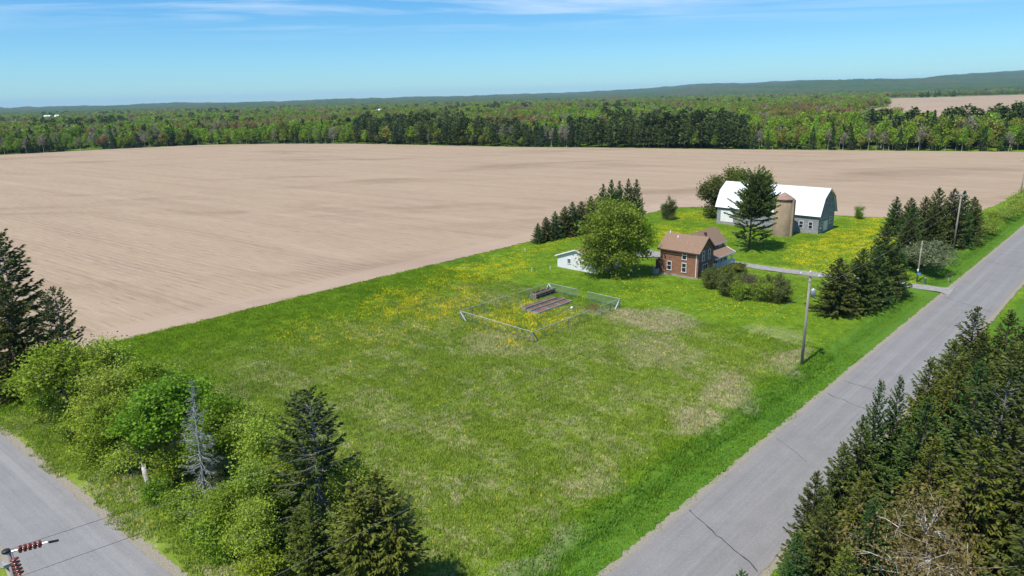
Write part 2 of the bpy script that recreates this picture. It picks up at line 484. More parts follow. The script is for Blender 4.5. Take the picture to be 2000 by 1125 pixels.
def soil_mat():
    m, t, b = new_mat('soil', 0.95, 0.05)
    geo = t.new('ShaderNodeNewGeometry')
    p = geo.outputs['Position']
    row = math.radians(90 + 53)                           # heading of the seed rows
    q = t.mapping(p, rot=(0, 0, -row))                    # x along rows
    uvq = t.mapping(p, rot=(0, 0, -A))
    big = t.noise(t.mapping(p, (0.010, 0.030, 0.02), (0, 0, 0.15)), 1.0, 5, 0.55, 0.6)
    mid = t.noise(t.mapping(q, (0.012, 0.14, 0.1)), 1.0, 4, 0.6, 0.4)
    fine = t.noise(t.mapping(q, (0.16, 1.9, 1)), 1.0, 4, 0.6)
    clod = t.noise(p, 2.6, 5, 0.75)
    headl = t.noise(t.mapping(uvq, (0.12, 1.8, 1)), 1.0, 4, 0.65)
    s = t.new('ShaderNodeSeparateXYZ'); t.put(s.inputs[0], uvq)
    wob = t.math('MULTIPLY', t.math('SUBTRACT', clod, 0.5), 2.0)
    hm = t.math('MULTIPLY', t.ramp(t.math('ADD', s.outputs['Y'], wob), 112, 109), t.ramp(s.outputs['X'], 210, 190))
    base = t.mix(t.ramp(big, 0.50, 0.78), (0.335, 0.254, 0.174), (0.205, 0.148, 0.098))
    base = t.mix(t.ramp(mid, 0.42, 0.70, 0, 0.36), base, (0.258, 0.186, 0.136))
    base = t.mix(t.ramp(mid, 0.46, 0.30, 0, 0.35), base, (0.400, 0.312, 0.228))
    sq = t.new('ShaderNodeSeparateXYZ'); t.put(sq.inputs[0], q)
    rw = t.math('SINE', t.math('MULTIPLY', t.math('ADD', sq.outputs['Y'], t.math('MULTIPLY', big, 3.0)), 2 * math.pi / 1.5))
    fine = t.math('ADD', fine, t.math('MULTIPLY', t.math('MULTIPLY', rw, t.ramp(mid, .35, .65, .02, .10)), 1.0))
    lines = t.mix(hm, fine, headl)
    lines = t.math('MULTIPLY', lines, 1.0)
    base = t.mix(t.ramp(lines, 0.53, 0.72, 0, 0.60), base, (0.215, 0.150, 0.112))
    base = t.mix(t.ramp(lines, 0.46, 0.30, 0, 0.40), base, (0.44, 0.33, 0.255))
    base = t.mix(t.math('MULTIPLY', hm, 0.35), base, (0.40, 0.30, 0.24))
    base = t.mix(t.ramp(clod, 0.56, 0.72, 0, 0.55), base, (0.19, 0.132, 0.095))
    tram = t.math('PINGPONG', sq.outputs['Y'], 9.0)
    tl = t.math('MULTIPLY', t.ramp(t.math('ABSOLUTE', t.math('SUBTRACT', tram, 1.0)), 0.42, 0.12), t.ramp(mid, .35, .6, .1, .55))
    base = t.mix(t.math('MULTIPLY', tl, t.math('SUBTRACT', 1.0, hm)), base, (0.235, 0.165, 0.118))
    t.put(b.inputs['Base Color'], base)
    t.put(b.inputs['Normal'], t.bump(t.math('ADD', t.math('MULTIPLY', lines, 1.2), clod), 0.8, 0.09))
    return m
MAT['soil'] = soil_mat()

def asphalt_mat(name, cen, heading, c1, c2, half):
    m, t, b = new_mat(name, 0.85, 0.25)
    geo = t.new('ShaderNodeNewGeometry'); p = geo.outputs['Position']
    q = t.mapping(p, rot=(0, 0, -heading))
    s = t.new('ShaderNodeSeparateXYZ'); t.put(s.inputs[0], q)
    d = t.math('ABSOLUTE', t.math('SUBTRACT', s.outputs['Y'], cen))
    patch = t.noise(t.mapping(q, (0.03, 0.35, 1)), 1.0, 5, 0.6)
    blot = t.noise(p, 0.35, 5, 0.65)
    grit = t.noise(p, 26.0, 2, 0.8)
    agg = t.noise(p, 6.0, 3, 0.7)
    c = t.mix(t.ramp(blot, 0.3, 0.7), c1, c2)
    trk = t.math('MULTIPLY', t.ramp(t.math('ABSOLUTE', t.math('SUBTRACT', d, half * 0.5)), 0.75, 0.1), t.ramp(patch, 0.35, 0.65, 0.2, 1.0))
    c = t.mix(t.math('MULTIPLY', trk, 0.34), c, tuple(x * 1.35 for x in c1))
    mid = t.math('MULTIPLY', t.ramp(d, 0.45, 0.05), t.ramp(patch, 0.42, 0.58))
    c = t.mix(t.math('MULTIPLY', mid, 0.16), c, tuple(x * 1.6 for x in c1))
    c = t.mix(t.ramp(d, half - 1.0, half - 0.1, 0, 0.3), c, (0.25, 0.22, 0.19))
    c = t.mix(t.ramp(grit, 0.55, 0.75, 0, 0.35), c, tuple(x * 0.55 for x in c2))
    c = t.mix(t.ramp(agg, 0.55, 0.72, 0, 0.5), c, tuple(x * 1.45 for x in c1))
    c = t.mix(t.ramp(agg, 0.45, 0.30, 0, 0.5), c, tuple(x * 0.6 for x in c1))
    lng = t.noise(t.mapping(q, (0.05, 3.2, 1)), 1.0, 4, 0.65)
    c = t.mix(t.ramp(lng, 0.5, 0.72, 0, 0.35), c, tuple(x * 0.78 for x in c2))
    c = t.mix(t.ramp(lng, 0.5, 0.3, 0, 0.3), c, tuple(x * 1.22 for x in c1))
    t.put(b.inputs['Base Color'], c)
    t.put(b.inputs['Normal'], t.bump(grit, 0.4, 0.012))
    return m
MAT['tar'] = simple('tar', (0.035, 0.037, 0.042), (0.05, 0.05, 0.055), 4, 0.6)
MAT['gravel'] = simple('gravel', (0.29, 0.26, 0.205), (0.20, 0.175, 0.125), 7.0, 0.95, bump=0.05)
MAT['drive'] = simple('drive', (0.30, 0.285, 0.27), (0.21, 0.195, 0.18), 1.4, 0.95, bump=0.05)

# ---------------------------------------------------------------- terrain
def axis(lo, hi, step, far, k=1.28):
    c = list(np.arange(lo, hi + 1e-6, step))
    a, s = lo, step
    left = []
    while a > -far: s *= k; a -= s; left.append(a)
    b, s = hi, step
    right = []
    while b < far: s *= k; b += s; right.append(b)
    return np.array(left[::-1] + c + right)
def inside(poly, x, y):
    x = np.asarray(x); y = np.asarray(y); r = np.zeros(x.shape, bool)
    n = len(poly)
    for i in range(n):
        (x0, y0), (x1, y1) = poly[i], poly[(i + 1) % n]
        c = ((y0 > y) != (y1 > y)) & (x < (x1 - x0) * (y - y0) / (y1 - y0 + 1e-12) + x0)
        r ^= c
    return r
def wxy(u, v):
    p = W(u, v); return (p.x, p.y)
FAR_EDGE = [(330, 296), (249, 334), (190, 362), (129, 390), (65, 424), (2, 454), (-60, 494), (-113, 527), (-180, 552), (-245, 564), (-310, 536), (-365, 501), (-430, 455)]
FIELD = [wxy(7, 103.6), wxy(60, 103.9), wxy(110, 103.8), wxy(150, 104), wxy(172, 102.8), wxy(177, 98), wxy(182, 76), wxy(187, 55.5), wxy(194, 44), wxy(203, 37.5),
         wxy(225, 34.5), wxy(300, 33), wxy(436, 33)] + FAR_EDGE + [wxy(-30, 480)]
gu, gv = axis(-12, 258, 0.9, 10500), axis(-14, 106, 0.6, 10500)
UU, VV = np.meshgrid(gu, gv, indexing='ij')
ZZ = ground_h(UU, VV)
ZZ = np.where(inside(FIELD, UU * CU - VV * SU, UU * SU + VV * CU), np.minimum(ZZ, -0.02), ZZ)
Vg = np.stack([UU * CU - VV * SU, UU * SU + VV * CU, ZZ], -1).reshape(-1, 3)
ni, nj = len(gu), len(gv)
ii, jj = np.meshgrid(np.arange(ni - 1), np.arange(nj - 1), indexing='ij')
b0 = (ii * nj + jj).ravel()
Fg = np.stack([b0, b0 + nj, b0 + nj + 1, b0 + 1], -1)
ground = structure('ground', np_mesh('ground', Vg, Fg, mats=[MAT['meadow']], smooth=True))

def sheet(name, pts, mat, z):
    """flat polygon sheet from a list of xy points"""
    tris = tessellate_polygon([[Vector((p[0], p[1], 0)) for p in pts]])
    V = np.array([[p[0], p[1], z] for p in pts])
    me = np_mesh(name, V, None, np.array(tris), mats=[mat])
    bm = bmesh.new(); bm.from_mesh(me)
    bmesh.ops.recalc_face_normals(bm, faces=bm.faces)
    if sum(f.normal.z for f in bm.faces) < 0:
        bmesh.ops.reverse_faces(bm, faces=bm.faces)
    bm.to_mesh(me); bm.free()
    return me

def densify(poly, step, amp, seed, jit_max=600):
    rg = np.random.default_rng(seed); out = []
    for i, p in enumerate(poly):
        q = poly[(i + 1) % len(poly)]
        L = math.hypot(q[0] - p[0], q[1] - p[1])
        near = min(math.hypot(*p), math.hypot(*q)) < jit_max
        n = max(1, int(L / (step if near else 40)))
        nx, ny = (q[1] - p[1]) / L, -(q[0] - p[0]) / L
        for k in range(n):
            t_ = k / n; a = rg.normal(0, amp) if near and k else 0
            out.append((p[0] + (q[0] - p[0]) * t_ + nx * a, p[1] + (q[1] - p[1]) * t_ + ny * a))
    return out

field = structure('plowed_field', sheet('plowed_field', densify(FIELD, 0.5, 0.22, 5, 330), MAT['soil'], 0.045))
FAR_FIELD = [(268, 440), (330, 640), (425, 850), (560, 1080), (640, 1180), (900, 1700), (1060, 1980), (1500, 2050), (2100, 1800), (1500, 1150), (900, 700), (430, 372)]
far_field = structure('tan_field', sheet('tan_field', FAR_FIELD, MAT['soil'], 0.06))

MAT['asphalt'] = asphalt_mat('asphalt', 19.75, A, (0.208, 0.200, 0.193), (0.182, 0.176, 0.171), 3.8)
# left road runs in direction (du,dv) = (-0.1, 1) in road coordinates
LD = math.atan2(1.0, -0.1) + A
def strip(name, pairs, mat, z, step=1.0, amp=0.05, seed=1):
    """ribbon between two polylines given in road coordinates"""
    rg = np.random.default_rng(seed)
    L, R = pairs
    def dens(P):
        out = []
        for a, b in zip(P[:-1], P[1:]):
            d = math.hypot(b[0] - a[0], b[1] - a[1]); n = max(1, int(d / step))
            for k in range(n): out.append((a[0] + (b[0] - a[0]) * k / n, a[1] + (b[1] - a[1]) * k / n))
        out.append(P[-1]); return out
    def jit(P):
        o = []
        for i, p in enumerate(P):
            a, b = P[max(i - 1, 0)], P[min(i + 1, len(P) - 1)]
            d = math.hypot(b[0] - a[0], b[1] - a[1]); k = rg.normal(0, amp)
            o.append((p[0] - (b[1] - a[1]) / d * k, p[1] + (b[0] - a[0]) / d * k))
        return o
    poly = jit(dens(L)) + jit(dens(R))[::-1]
    return sheet(name, [wxy(*p) for p in poly], mat, z)

shoulder = structure('gravel_shoulder', strip('gravel_shoulder', ([(-60, 24.2), (121, 24.2)], [(-60, 15.35), (121, 15.35)]), MAT['gravel'], 0.0, 0.3, 0.09, 2))
shoulder2 = structure('gravel_shoulder', strip('gravel_shoulder', ([(121, 24.2), (440, 24.2)], [(121, 15.35), (440, 15.35)]), MAT['gravel'], 0.001, 0.4, 0.08, 3))
road = structure('road', strip('road', ([(-60, 23.65), (445, 23.65)], [(-60, 15.95), (445, 15.95)]), MAT['asphalt'], 0.035, 0.5, 0.05, 4))
SW = 6.3
a_c = None
cx_u, cx_v = side_edge(60) - SW / 2, 60.0
cw = W(cx_u, cx_v)
lat = -cw.x * math.sin(LD) + cw.y * math.cos(LD)
MAT['asphalt_side'] = asphalt_mat('asphalt_side', lat, LD, (0.222, 0.217, 0.214), (0.196, 0.192, 0.190), 3.2)
sh_s = structure('gravel_shoulder', strip('gravel_shoulder', ([(side_edge(26) + .75, 26), (side_edge(420) + .75, 420)], [(side_edge(26) - SW - .8, 26), (side_edge(420) - SW - .8, 420)]), MAT['gravel'], -0.012, 0.3, 0.10, 6))
side_road = structure('side_road', strip('side_road', ([(side_edge(23) + 0.0, 23), (side_edge(420), 420)], [(side_edge(23) - SW, 23), (side_edge(420) - SW, 420)]), MAT['asphalt_side'], 0.028, 0.8, 0.06, 7))
# sealed cracks across the main road
rg = np.random.default_rng(11)
for cu, bend, wd, v0, v1 in ((41.5, 3.0, 0.10, 16.2, 23.4), (36.0, -2.2, 0.09, 16.2, 19.6), (30.2, 2.6, 0.10, 16.3, 23.4), (71.5, 1.4, 0.09, 17.0, 23.4), (76.6, 1.6, 0.08, 16.5, 23.4),
                             (58, 2.4, 0.05, 19.4, 23.3), (118, 3.6, 0.10, 16.3, 23.4), (150, 1.5, 0.1, 16.3, 23.4), (24.5, -1.8, 0.1, 16.3, 23.4)):
    n = 16; l_, r_ = [], []
    off = np.cumsum(rg.normal(0, 0.10, n + 1))
    for k in range(n + 1):
        t_ = k / n; vv = v0 + (v1 - v0) * t_; uu = cu + bend * (t_ - 0.5) + off[k]
        w_ = 0.55 * wd * rg.uniform(0.4, 1.3)
        l_.append(wxy(uu - w_, vv)); r_.append(wxy(uu + w_, vv))
    me = sheet('sealed_crack', l_ + r_[::-1], MAT['tar'], 0.041)
    link('sealed_crack', me, road)

def ribbon_path(P, w0, n_sub=8):
    P = [Vector((p[0], p[1], 0)) for p in P]; L, R = [], []
    pts = []
    for i in range(len(P) - 1):
        a, b, c, d = P[max(i - 1, 0)], P[i], P[i + 1], P[min(i + 2, len(P) - 1)]
        for k in range(n_sub):
            t_ = k / n_sub
            pts.append(0.5 * ((2 * b) + (c - a) * t_ + (2 * a - 5 * b + 4 * c - d) * t_ ** 2 + (3 * b - a - 3 * c + d) * t_ ** 3))
    pts.append(P[-1])
    for i, p in enumerate(pts):
        d = (pts[min(i + 1, len(pts) - 1)] - pts[max(i - 1, 0)]).normalized()
        w_ = w0(i / (len(pts) - 1))
        L.append((p.x - d.y * w_, p.y + d.x * w_)); R.append((p.x + d.y * w_, p.y - d.x * w_))
    return L, R
dl, dr = ribbon_path(DRIVE, lambda t_: 1.55 + 2.6 * max(0, 1 - t_ / 0.07) ** 2 + 1.9 * sst(0.85, 0.97, t_))
drive = structure('driveway', strip('driveway', (dl, dr), MAT['drive'], 0.10, 0.6, 0.09, 9))

# ---------------------------------------------------------------- vegetation builders
def kites(P, D, L, Wd, rg, sag=0.0):
    """leaf quads: base points P, unit directions D, lengths L, widths Wd"""
    n = len(P)
    r = rg.normal(size=(n, 3))
    S = np.cross(D, r); S /= np.linalg.norm(S, axis=1, keepdims=True) + 1e-9
    m = P + D * (L * 0.5)[:, None]
    tip = P + D * L[:, None]; tip[:, 2] -= sag * L
    V = np.stack([P, m + S * (Wd / 2)[:, None], tip, m - S * (Wd / 2)[:, None]], 1).reshape(-1, 3)
    F = np.arange(4 * n).reshape(-1, 4)
    return V, F

def tubes_np(paths, n=5):
    """list of (points[k,3], radii[k]) -> V, F"""
    Vs, Fs, b = [], [], 0
    for P, R in paths:
        P = np.asarray(P, float); R = np.asarray(R, float); k = len(P)
        d = np.gradient(P, axis=0); d /= np.linalg.norm(d, axis=1, keepdims=True) + 1e-9
        ref = np.where(np.abs(d[:, 2:3]) > 0.9, np.array([[1., 0.1, 0]]), np.array([[0, 0, 1.]]))
        a = np.cross(d, ref); a /= np.linalg.norm(a, axis=1, keepdims=True) + 1e-9
        c = np.cross(d, a)
        th = np.arange(n) * math.tau / n
        ring = P[:, None] + (a[:, None] * np.cos(th)[None, :, None] + c[:, None] * np.sin(th)[None, :, None]) * R[:, None, None]
        Vs.append(ring.reshape(-1, 3))
        i, j = np.meshgrid(np.arange(k - 1), np.arange(n), indexing='ij')
        i, j = i.ravel(), j.ravel(); j2 = (j + 1) % n
        Fs.append(np.stack([i * n + j, i * n + j2, (i + 1) * n + j2, (i + 1) * n + j], -1) + b)
        b += k * n
    return np.concatenate(Vs), np.concatenate(Fs)

def conifer(h, r, seed, dz=0.33, nb=7, step=0.24, kl=0.42, kw=0.15, base=0.03, droop=0.25, shape=0.8, gap=0.0, per=3, tops=1, bare=0.12, up=0.0, belly=0.0, irr=0.0):
    """trunk and branches, and the needle sprays along every branch"""
    rg = np.random.default_rng(seed)
    paths = []
    kn = 9
    zz = np.linspace(0, h, kn)
    wob = np.cumsum(rg.normal(0, 0.02, (kn, 2)), 0)
    tr = np.column_stack([wob, zz])
    paths.append((tr, 0.012 * h * (1 - zz / h) ** 0.9 + 0.015))
    Pk, Dk, Lk, Wk, Tk = [], [], [], [], []
    lead = [(0, 0, h, 1.0)]
    for k in range(1, tops):
        a = rg.uniform(0, math.tau); lead.append((math.cos(a) * r * .35, math.sin(a) * r * .35, h * rg.uniform(.84, .97), 0.75))
    for lx, ly, lh, lr in lead:
        z0 = base * h if lx == 0 else h * 0.45
        if lx: paths.append((np.array([[0, 0, h * .4], [lx * .8, ly * .8, h * .55], [lx, ly, lh]]), np.array([.05, .04, .015])))
        z = z0
        while z < lh - 0.12:
            fr = (z - base * h) / (lh - base * h) if lx == 0 else z / lh
            Lmax = r * lr * (max(0.0, 1 - fr)) ** shape
            if fr < 0.12: Lmax *= 0.80 + 1.6 * max(fr, 0)
            if belly and fr < .34: Lmax *= 1 - belly * (1 - fr / .34)
            Lmax = max(Lmax, 0.16)
            Lmax *= 1 + irr * rg.uniform(-1, .6)
            nbr = max(4, int(nb * (0.6 + 0.5 * (1 - fr))))
            a0 = rg.uniform(0, math.tau)
            for k in range(nbr):
                if rg.random() < gap: continue
                az = a0 + math.tau * k / nbr + rg.normal(0, 0.22)
                L = Lmax * rg.uniform(0.70, 1.14)
                zb = z + rg.uniform(-dz, dz) * 0.5
                el = 0.75 * fr ** 1.5 - droop * (1 - fr) + rg.normal(0, 0.09) + up
                m = max(2, int(L / step) + 1)
                t = np.linspace(0, 1, max(m, 3))
                rad = t * L
                dirh = np.array([math.cos(az), math.sin(az)])
                zz_ = zb + rad * math.tan(el) - droop * 0.55 * L * t * (1 - t) * 1.6 + 0.16 * L * t ** 2
                pts = np.column_stack([lx + dirh[0] * rad, ly + dirh[1] * rad, zz_])
                if L > 0.7: paths.append((pts[[0, len(t) // 2, -1]], np.array([0.012 + 0.012 * L, 0.01 + 0.006 * L, 0.006])))
                tv = rg.random()
                ts = t[t >= bare] if L > 0.6 else t
                if len(ts) < 2: ts = t
                ts = np.repeat(ts, per) + rg.uniform(-.5, .5, len(ts) * per) * step / max(L, .3)
                ts = np.clip(ts, 0.02, 1)
                pp = np.column_stack([np.interp(ts, t, pts[:, i]) for i in range(3)])
                side = np.where(rg.random(len(ts)) < .5, 1, -1) * rg.uniform(0.25, 1.15, len(ts)) * (1 - 0.55 * ts)
                ang = az + side
                l_ = kl * min(1.0, .38 + .55 * L) * rg.uniform(.65, 1.35, len(ts)) * (0.55 + 0.9 * (1 - ts) * min(1, L / 2.2) + 0.25)
                dz_ = rg.normal(-0.18 * droop / .25, 0.24, len(ts)) + 0.5 * fr
                d = np.column_stack([np.cos(ang), np.sin(ang), dz_]); d /= np.linalg.norm(d, axis=1, keepdims=True)
                pp[:, 2] += rg.normal(0, 0.04, len(ts))
                Pk.append(pp); Dk.append(d); Lk.append(l_); Wk.append(kw * rg.uniform(.7, 1.4, len(ts)) * (0.7 + 0.3 * l_ / kl))
                Tk.append(np.clip(tv * 0.7 + rg.random(len(ts)) * 0.5 - 0.1 + 0.15 * (ts - .5), 0, 1))
            z += dz * rg.uniform(.75, 1.25) * (0.75 + 0.5 * (1 - fr))
        # leader
        n = 14
        pp = np.column_stack([np.full(n, lx), np.full(n, ly), np.linspace(lh - .55, lh, n)])
        a = rg.uniform(0, math.tau, n)
        d = np.column_stack([np.cos(a) * .5, np.sin(a) * .5, np.full(n, .8)]); d /= np.linalg.norm(d, axis=1, keepdims=True)
        Pk.append(pp); Dk.append(d); Lk.append(np.linspace(kl * .45, kl * .25, n)); Wk.append(np.full(n, kw * .5)); Tk.append(np.full(n, .6))
    P, D, L, Wd, T = (np.concatenate(x) for x in (Pk, Dk, Lk, Wk, Tk))
    V, F = kites(P, D, L, Wd, rg, sag=0.12)
    return tubes_np(paths, 5), (V, F, T)

def broadleaf(h, rx, seed, trunk=0.25, nclump=90, leaves=120, lsize=0.24, spread=0.6, shrub=False, limbs=7, low=0.28, tr=0.02, flat=1.0, twig=0.018, lean=0.0):
    """limbs reaching into a lumpy crown, leaf faces gathered in clumps round the twig ends"""
    rg = np.random.default_rng(seed)
    paths = []
    zc = h * (low + (1 - low) * 0.52); rz = h * (1 - low) * 0.52
    # lumpy crown: a few lobes
    nl = max(5, limbs)
    lob = []
    for k in range(nl):
        a = math.tau * k / nl + rg.normal(0, .35); e = rg.uniform(-1.25 if low < .12 else -0.65, 0.95)
        c = np.array([math.cos(a) * rx * .52 * math.cos(e), math.sin(a) * rx * .52 * math.cos(e), zc + rz * (.72 if low < .12 else .58) * math.sin(e)])
        lob.append((c, rx * rg.uniform(.38, .58), rz * rg.uniform(.34, .5)))
    lob.append((np.array([0, 0, zc + rz * .45]), rx * .45, rz * .55))
    cl = []
    while len(cl) < nclump:
        c, a, b = lob[rg.integers(len(lob))]
        d = rg.normal(size=3); d /= np.linalg.norm(d)
        q = c + d * np.array([a, a, b * flat]) * rg.uniform(.55, 1.0) ** .6
        if q[2] > h * low * .6 and q[2] < h * 1.02: cl.append(q)
    cl = np.array(cl)
    top = h * (trunk + 0.35)
    nodes = []
    if not shrub:
        k = 7; z = np.linspace(0, top, k)
        sw = np.cumsum(rg.normal(0, .05, (k, 2)), 0); sw[0] = 0; sw[:, 0] += lean * z
        tp = np.column_stack([sw, z]); rr = tr * h * (1 - 0.75 * z / top)
        rr[0] *= 1.35
        paths.append((tp, rr))
    for li, (c, a, b) in enumerate(lob):
        if shrub:
            s = np.array([rg.normal(0, .12 * rx), rg.normal(0, .12 * rx), 0.0]); r_s = tr * h * .6
        else:
            f = rg.uniform(.5, .98) * top if li < len(lob) - 1 else top
            f = max(f, h * trunk)
            s = np.array([np.interp(f, tp[:, 2], tp[:, 0]), np.interp(f, tp[:, 2], tp[:, 1]), f]); r_s = tr * h * .42
        t = np.linspace(0, 1, 6)[:, None]
        mid = (s + c) / 2 + np.array([0, 0, 0.12 * np.linalg.norm(c - s)]) + rg.normal(0, .12, 3)
        pth = (1 - t) ** 2 * s + 2 * t * (1 - t) * mid + t ** 2 * c
        pth[1:-1] += rg.normal(0, .05, (4, 3))
        paths.append((pth, r_s * (1 - .72 * t[:, 0])))
        nodes.append(pth[2:])
    nodes = np.concatenate(nodes)
    for q in cl:
        dd = np.linalg.norm(nodes - q, axis=1) + 0.35 * np.maximum(0, nodes[:, 2] - q[2])
        s = nodes[np.argmin(dd)]
        mid = (s + q) / 2 + rg.normal(0, .1, 3) + np.array([0, 0, .08])
        paths.append((np.array([s, mid, q]), np.array([twig * 1.5, twig, twig * .35])))
        for _ in range(2):
            e = q + rg.normal(0, spread * .8, 3)
            paths.append((np.array([mid, (mid + e) / 2 + rg.normal(0, .05, 3), e]), np.array([twig * .7, twig * .5, twig * .25])))
    N = len(cl) * leaves
    ci = np.repeat(np.arange(len(cl)), leaves)
    P = cl[ci] + rg.normal(size=(N, 3)) * np.array([spread, spread, spread * .62]) * rg.uniform(.6, 1.2, len(cl))[ci][:, None]
    out = cl - np.array([0, 0, zc * .8]); out /= np.linalg.norm(out, axis=1, keepdims=True) + 1e-6
    P += out[ci] * (rg.normal(0, 1, N) * spread * .75)[:, None]
    P[:, 2] = np.maximum(P[:, 2], 0.08)
    D = rg.normal(size=(N, 3)); D[:, 2] = D[:, 2] * .7 + .15
    D /= np.linalg.norm(D, axis=1, keepdims=True)
    L = lsize * (.5 + 1.1 * rg.random(N) ** 1.6)
    tv = rg.random(len(cl))
    T = np.clip(tv[ci] * .6 + rg.random(N) * .5 - .05, 0, 1)
    V, F = kites(P, D, L, L * rg.uniform(.5, .8, N), rg)
    return tubes_np(paths, 5), (V, F, T)

def two(name, g, wood, leaf):
    (Vt, Ft), (Vl, Fl, T) = g
    return (np_mesh(name + '_trunk', Vt, Ft, mats=[wood], smooth=True), np_mesh(name + '_crown', Vl, Fl, mats=[leaf], tint4=T))
def one(name, g, wood, leaf):
    (Vt, Ft), (Vl, Fl, T) = g
    return np_mesh(name, np.concatenate([Vt, Vl]), np.concatenate([Ft, Fl + len(Vt)]), mats=[wood, leaf],
                   mi4=np.concatenate([np.zeros(len(Ft)), np.ones(len(Fl))]), tint4=np.concatenate([np.zeros(len(Ft)), T]))

def gz(u, v):
    return float(ground_h(np.array(u), np.array(v)))
def plant(name, meshes, u, v, h, proto_h, label, cat='tree', group=None, wide=1.0, rz=None, names=('trunk', 'crown'), tilt=0.0):
    r = random.Random(int(u * 131 + v * 977))
    p = W(u, v, gz(u, v) - 0.03)
    o = thing(name, label, cat, p, r.uniform(0, math.tau) if rz is None else rz, group)
    s = h / proto_h
    o.scale = (s * wide, s * wide, s)
    if tilt: o.rotation_euler[1] = tilt
    for me, nm in zip(meshes, names): link(nm, me, o)
    return o

# ---------------------------------------------------------------- buildings
MAT['brick'] = None
def brick_mat():
    m, t, b = new_mat('brick_siding', 0.85, 0.15)
    tcn = t.new('ShaderNodeTexCoord')
    s = t.new('ShaderNodeSeparateXYZ'); t.put(s.inputs[0], tcn.outputs['Object'])
    cm = t.new('ShaderNodeCombineXYZ')
    t.put(cm.inputs[0], t.math('ADD', s.outputs['X'], s.outputs['Y'])); t.put(cm.inputs[1], s.outputs['Z'])
    br = t.new('ShaderNodeTexBrick')
    t.put(br.inputs['Vector'], cm.outputs[0])
    br.inputs['Scale'].default_value = 1.0
    br.inputs['Brick Width'].default_value = 0.75; br.inputs['Row Height'].default_value = 0.20
    br.inputs['Mortar Size'].default_value = 0.016; br.inputs['Bias'].default_value = 0.0
    br.inputs['Color1'].default_value = (0.285, 0.130, 0.070, 1); br.inputs['Color2'].default_value = (0.180, 0.078, 0.043, 1)
    br.inputs['Mortar'].default_value = (0.29, 0.20, 0.145, 1)
    n = t.noise(tcn.outputs['Object'], 1.3, 5, 0.65)
    c = t.mix(t.ramp(n, 0.45, 0.75, 0, 0.5), br.outputs['Color'], (0.27, 0.165, 0.11))
    t.put(b.inputs['Base Color'], c)
    t.put(b.inputs['Normal'], t.bump(br.outputs['Fac'], -0.6, 0.02))
    return m
MAT['brick'] = brick_mat()
MAT['shingle'] = simple('shingle', (0.250, 0.165, 0.112), (0.195, 0.125, 0.085), 2.5, 0.9, bump=0.02, stretch=(1, 1, 4))
MAT['white'] = simple('white_paint', (0.78, 0.78, 0.78), (0.66, 0.66, 0.65), 1.5, 0.6)
MAT['siding'] = simple('white_siding', (0.70, 0.70, 0.71), (0.60, 0.60, 0.61), 1.2, 0.6, bump=0.01, stretch=(0.2, 0.2, 6))
MAT['glass'] = simple('window_glass', (0.018, 0.022, 0.028), (0.03, 0.035, 0.04), 1, 0.12, spec=0.6)
MAT['brown_trim'] = simple('brown_trim', (0.085, 0.042, 0.03), (0.06, 0.03, 0.022), 2, 0.7)
MAT['concrete'] = simple('concrete', (0.33, 0.31, 0.28), (0.23, 0.215, 0.19), 3, 0.9, bump=0.01)
MAT['rusty'] = simple('rusty_cap', (0.31, 0.205, 0.155), (0.24, 0.155, 0.115), 1.5, 0.8)
MAT['metal_grey'] = simple('metal_grey', (0.42, 0.45, 0.48), (0.30, 0.33, 0.36), 3, 0.45, metal=0.3)
MAT['pole_wood'] = simple('pole_wood', (0.34, 0.31, 0.27), (0.22, 0.195, 0.165), 4, 0.9, bump=0.01, stretch=(1, 1, 0.12))
MAT['old_wood'] = simple('old_wood', (0.30, 0.285, 0.26), (0.17, 0.155, 0.14), 5, 0.9, bump=0.01)
MAT['red_glaze'] = simple('red_glaze', (0.20, 0.028, 0.018), (0.12, 0.018, 0.012), 4, 0.25, spec=0.6)
MAT['black'] = simple('black_paint', (0.02, 0.02, 0.022), (0.03, 0.03, 0.03), 4, 0.5)
MAT['green_box'] = simple('green_box', (0.05, 0.12, 0.09), (0.04, 0.10, 0.075), 3, 0.5)
MAT['blue_sign'] = simple('blue_sign', (0.07, 0.22, 0.52), (0.06, 0.19, 0.46), 2, 0.5)
MAT['bed_soil'] = simple('bed_soil', (0.20, 0.105, 0.068), (0.13, 0.07, 0.045), 4, 0.95, bump=0.05)
MAT['galv'] = simple('galvanised', (0.46, 0.49, 0.50), (0.36, 0.39, 0.40), 4, 0.4, metal=0.5)
MAT['wire'] = simple('wire', (0.34, 0.36, 0.36), (0.27, 0.29, 0.29), 4, 0.5)
MAT['fence_rail'] = simple('fence_rail', (0.42, 0.44, 0.41), (0.25, 0.26, 0.23), 1.2, 0.6)
MAT['net'] = simple('net', (0.13, 0.21, 0.18), (0.10, 0.17, 0.15), 4, 0.6)
MAT['insul_white'] = simple('insul_white', (0.75, 0.77, 0.8), (0.65, 0.67, 0.7), 3, 0.25)

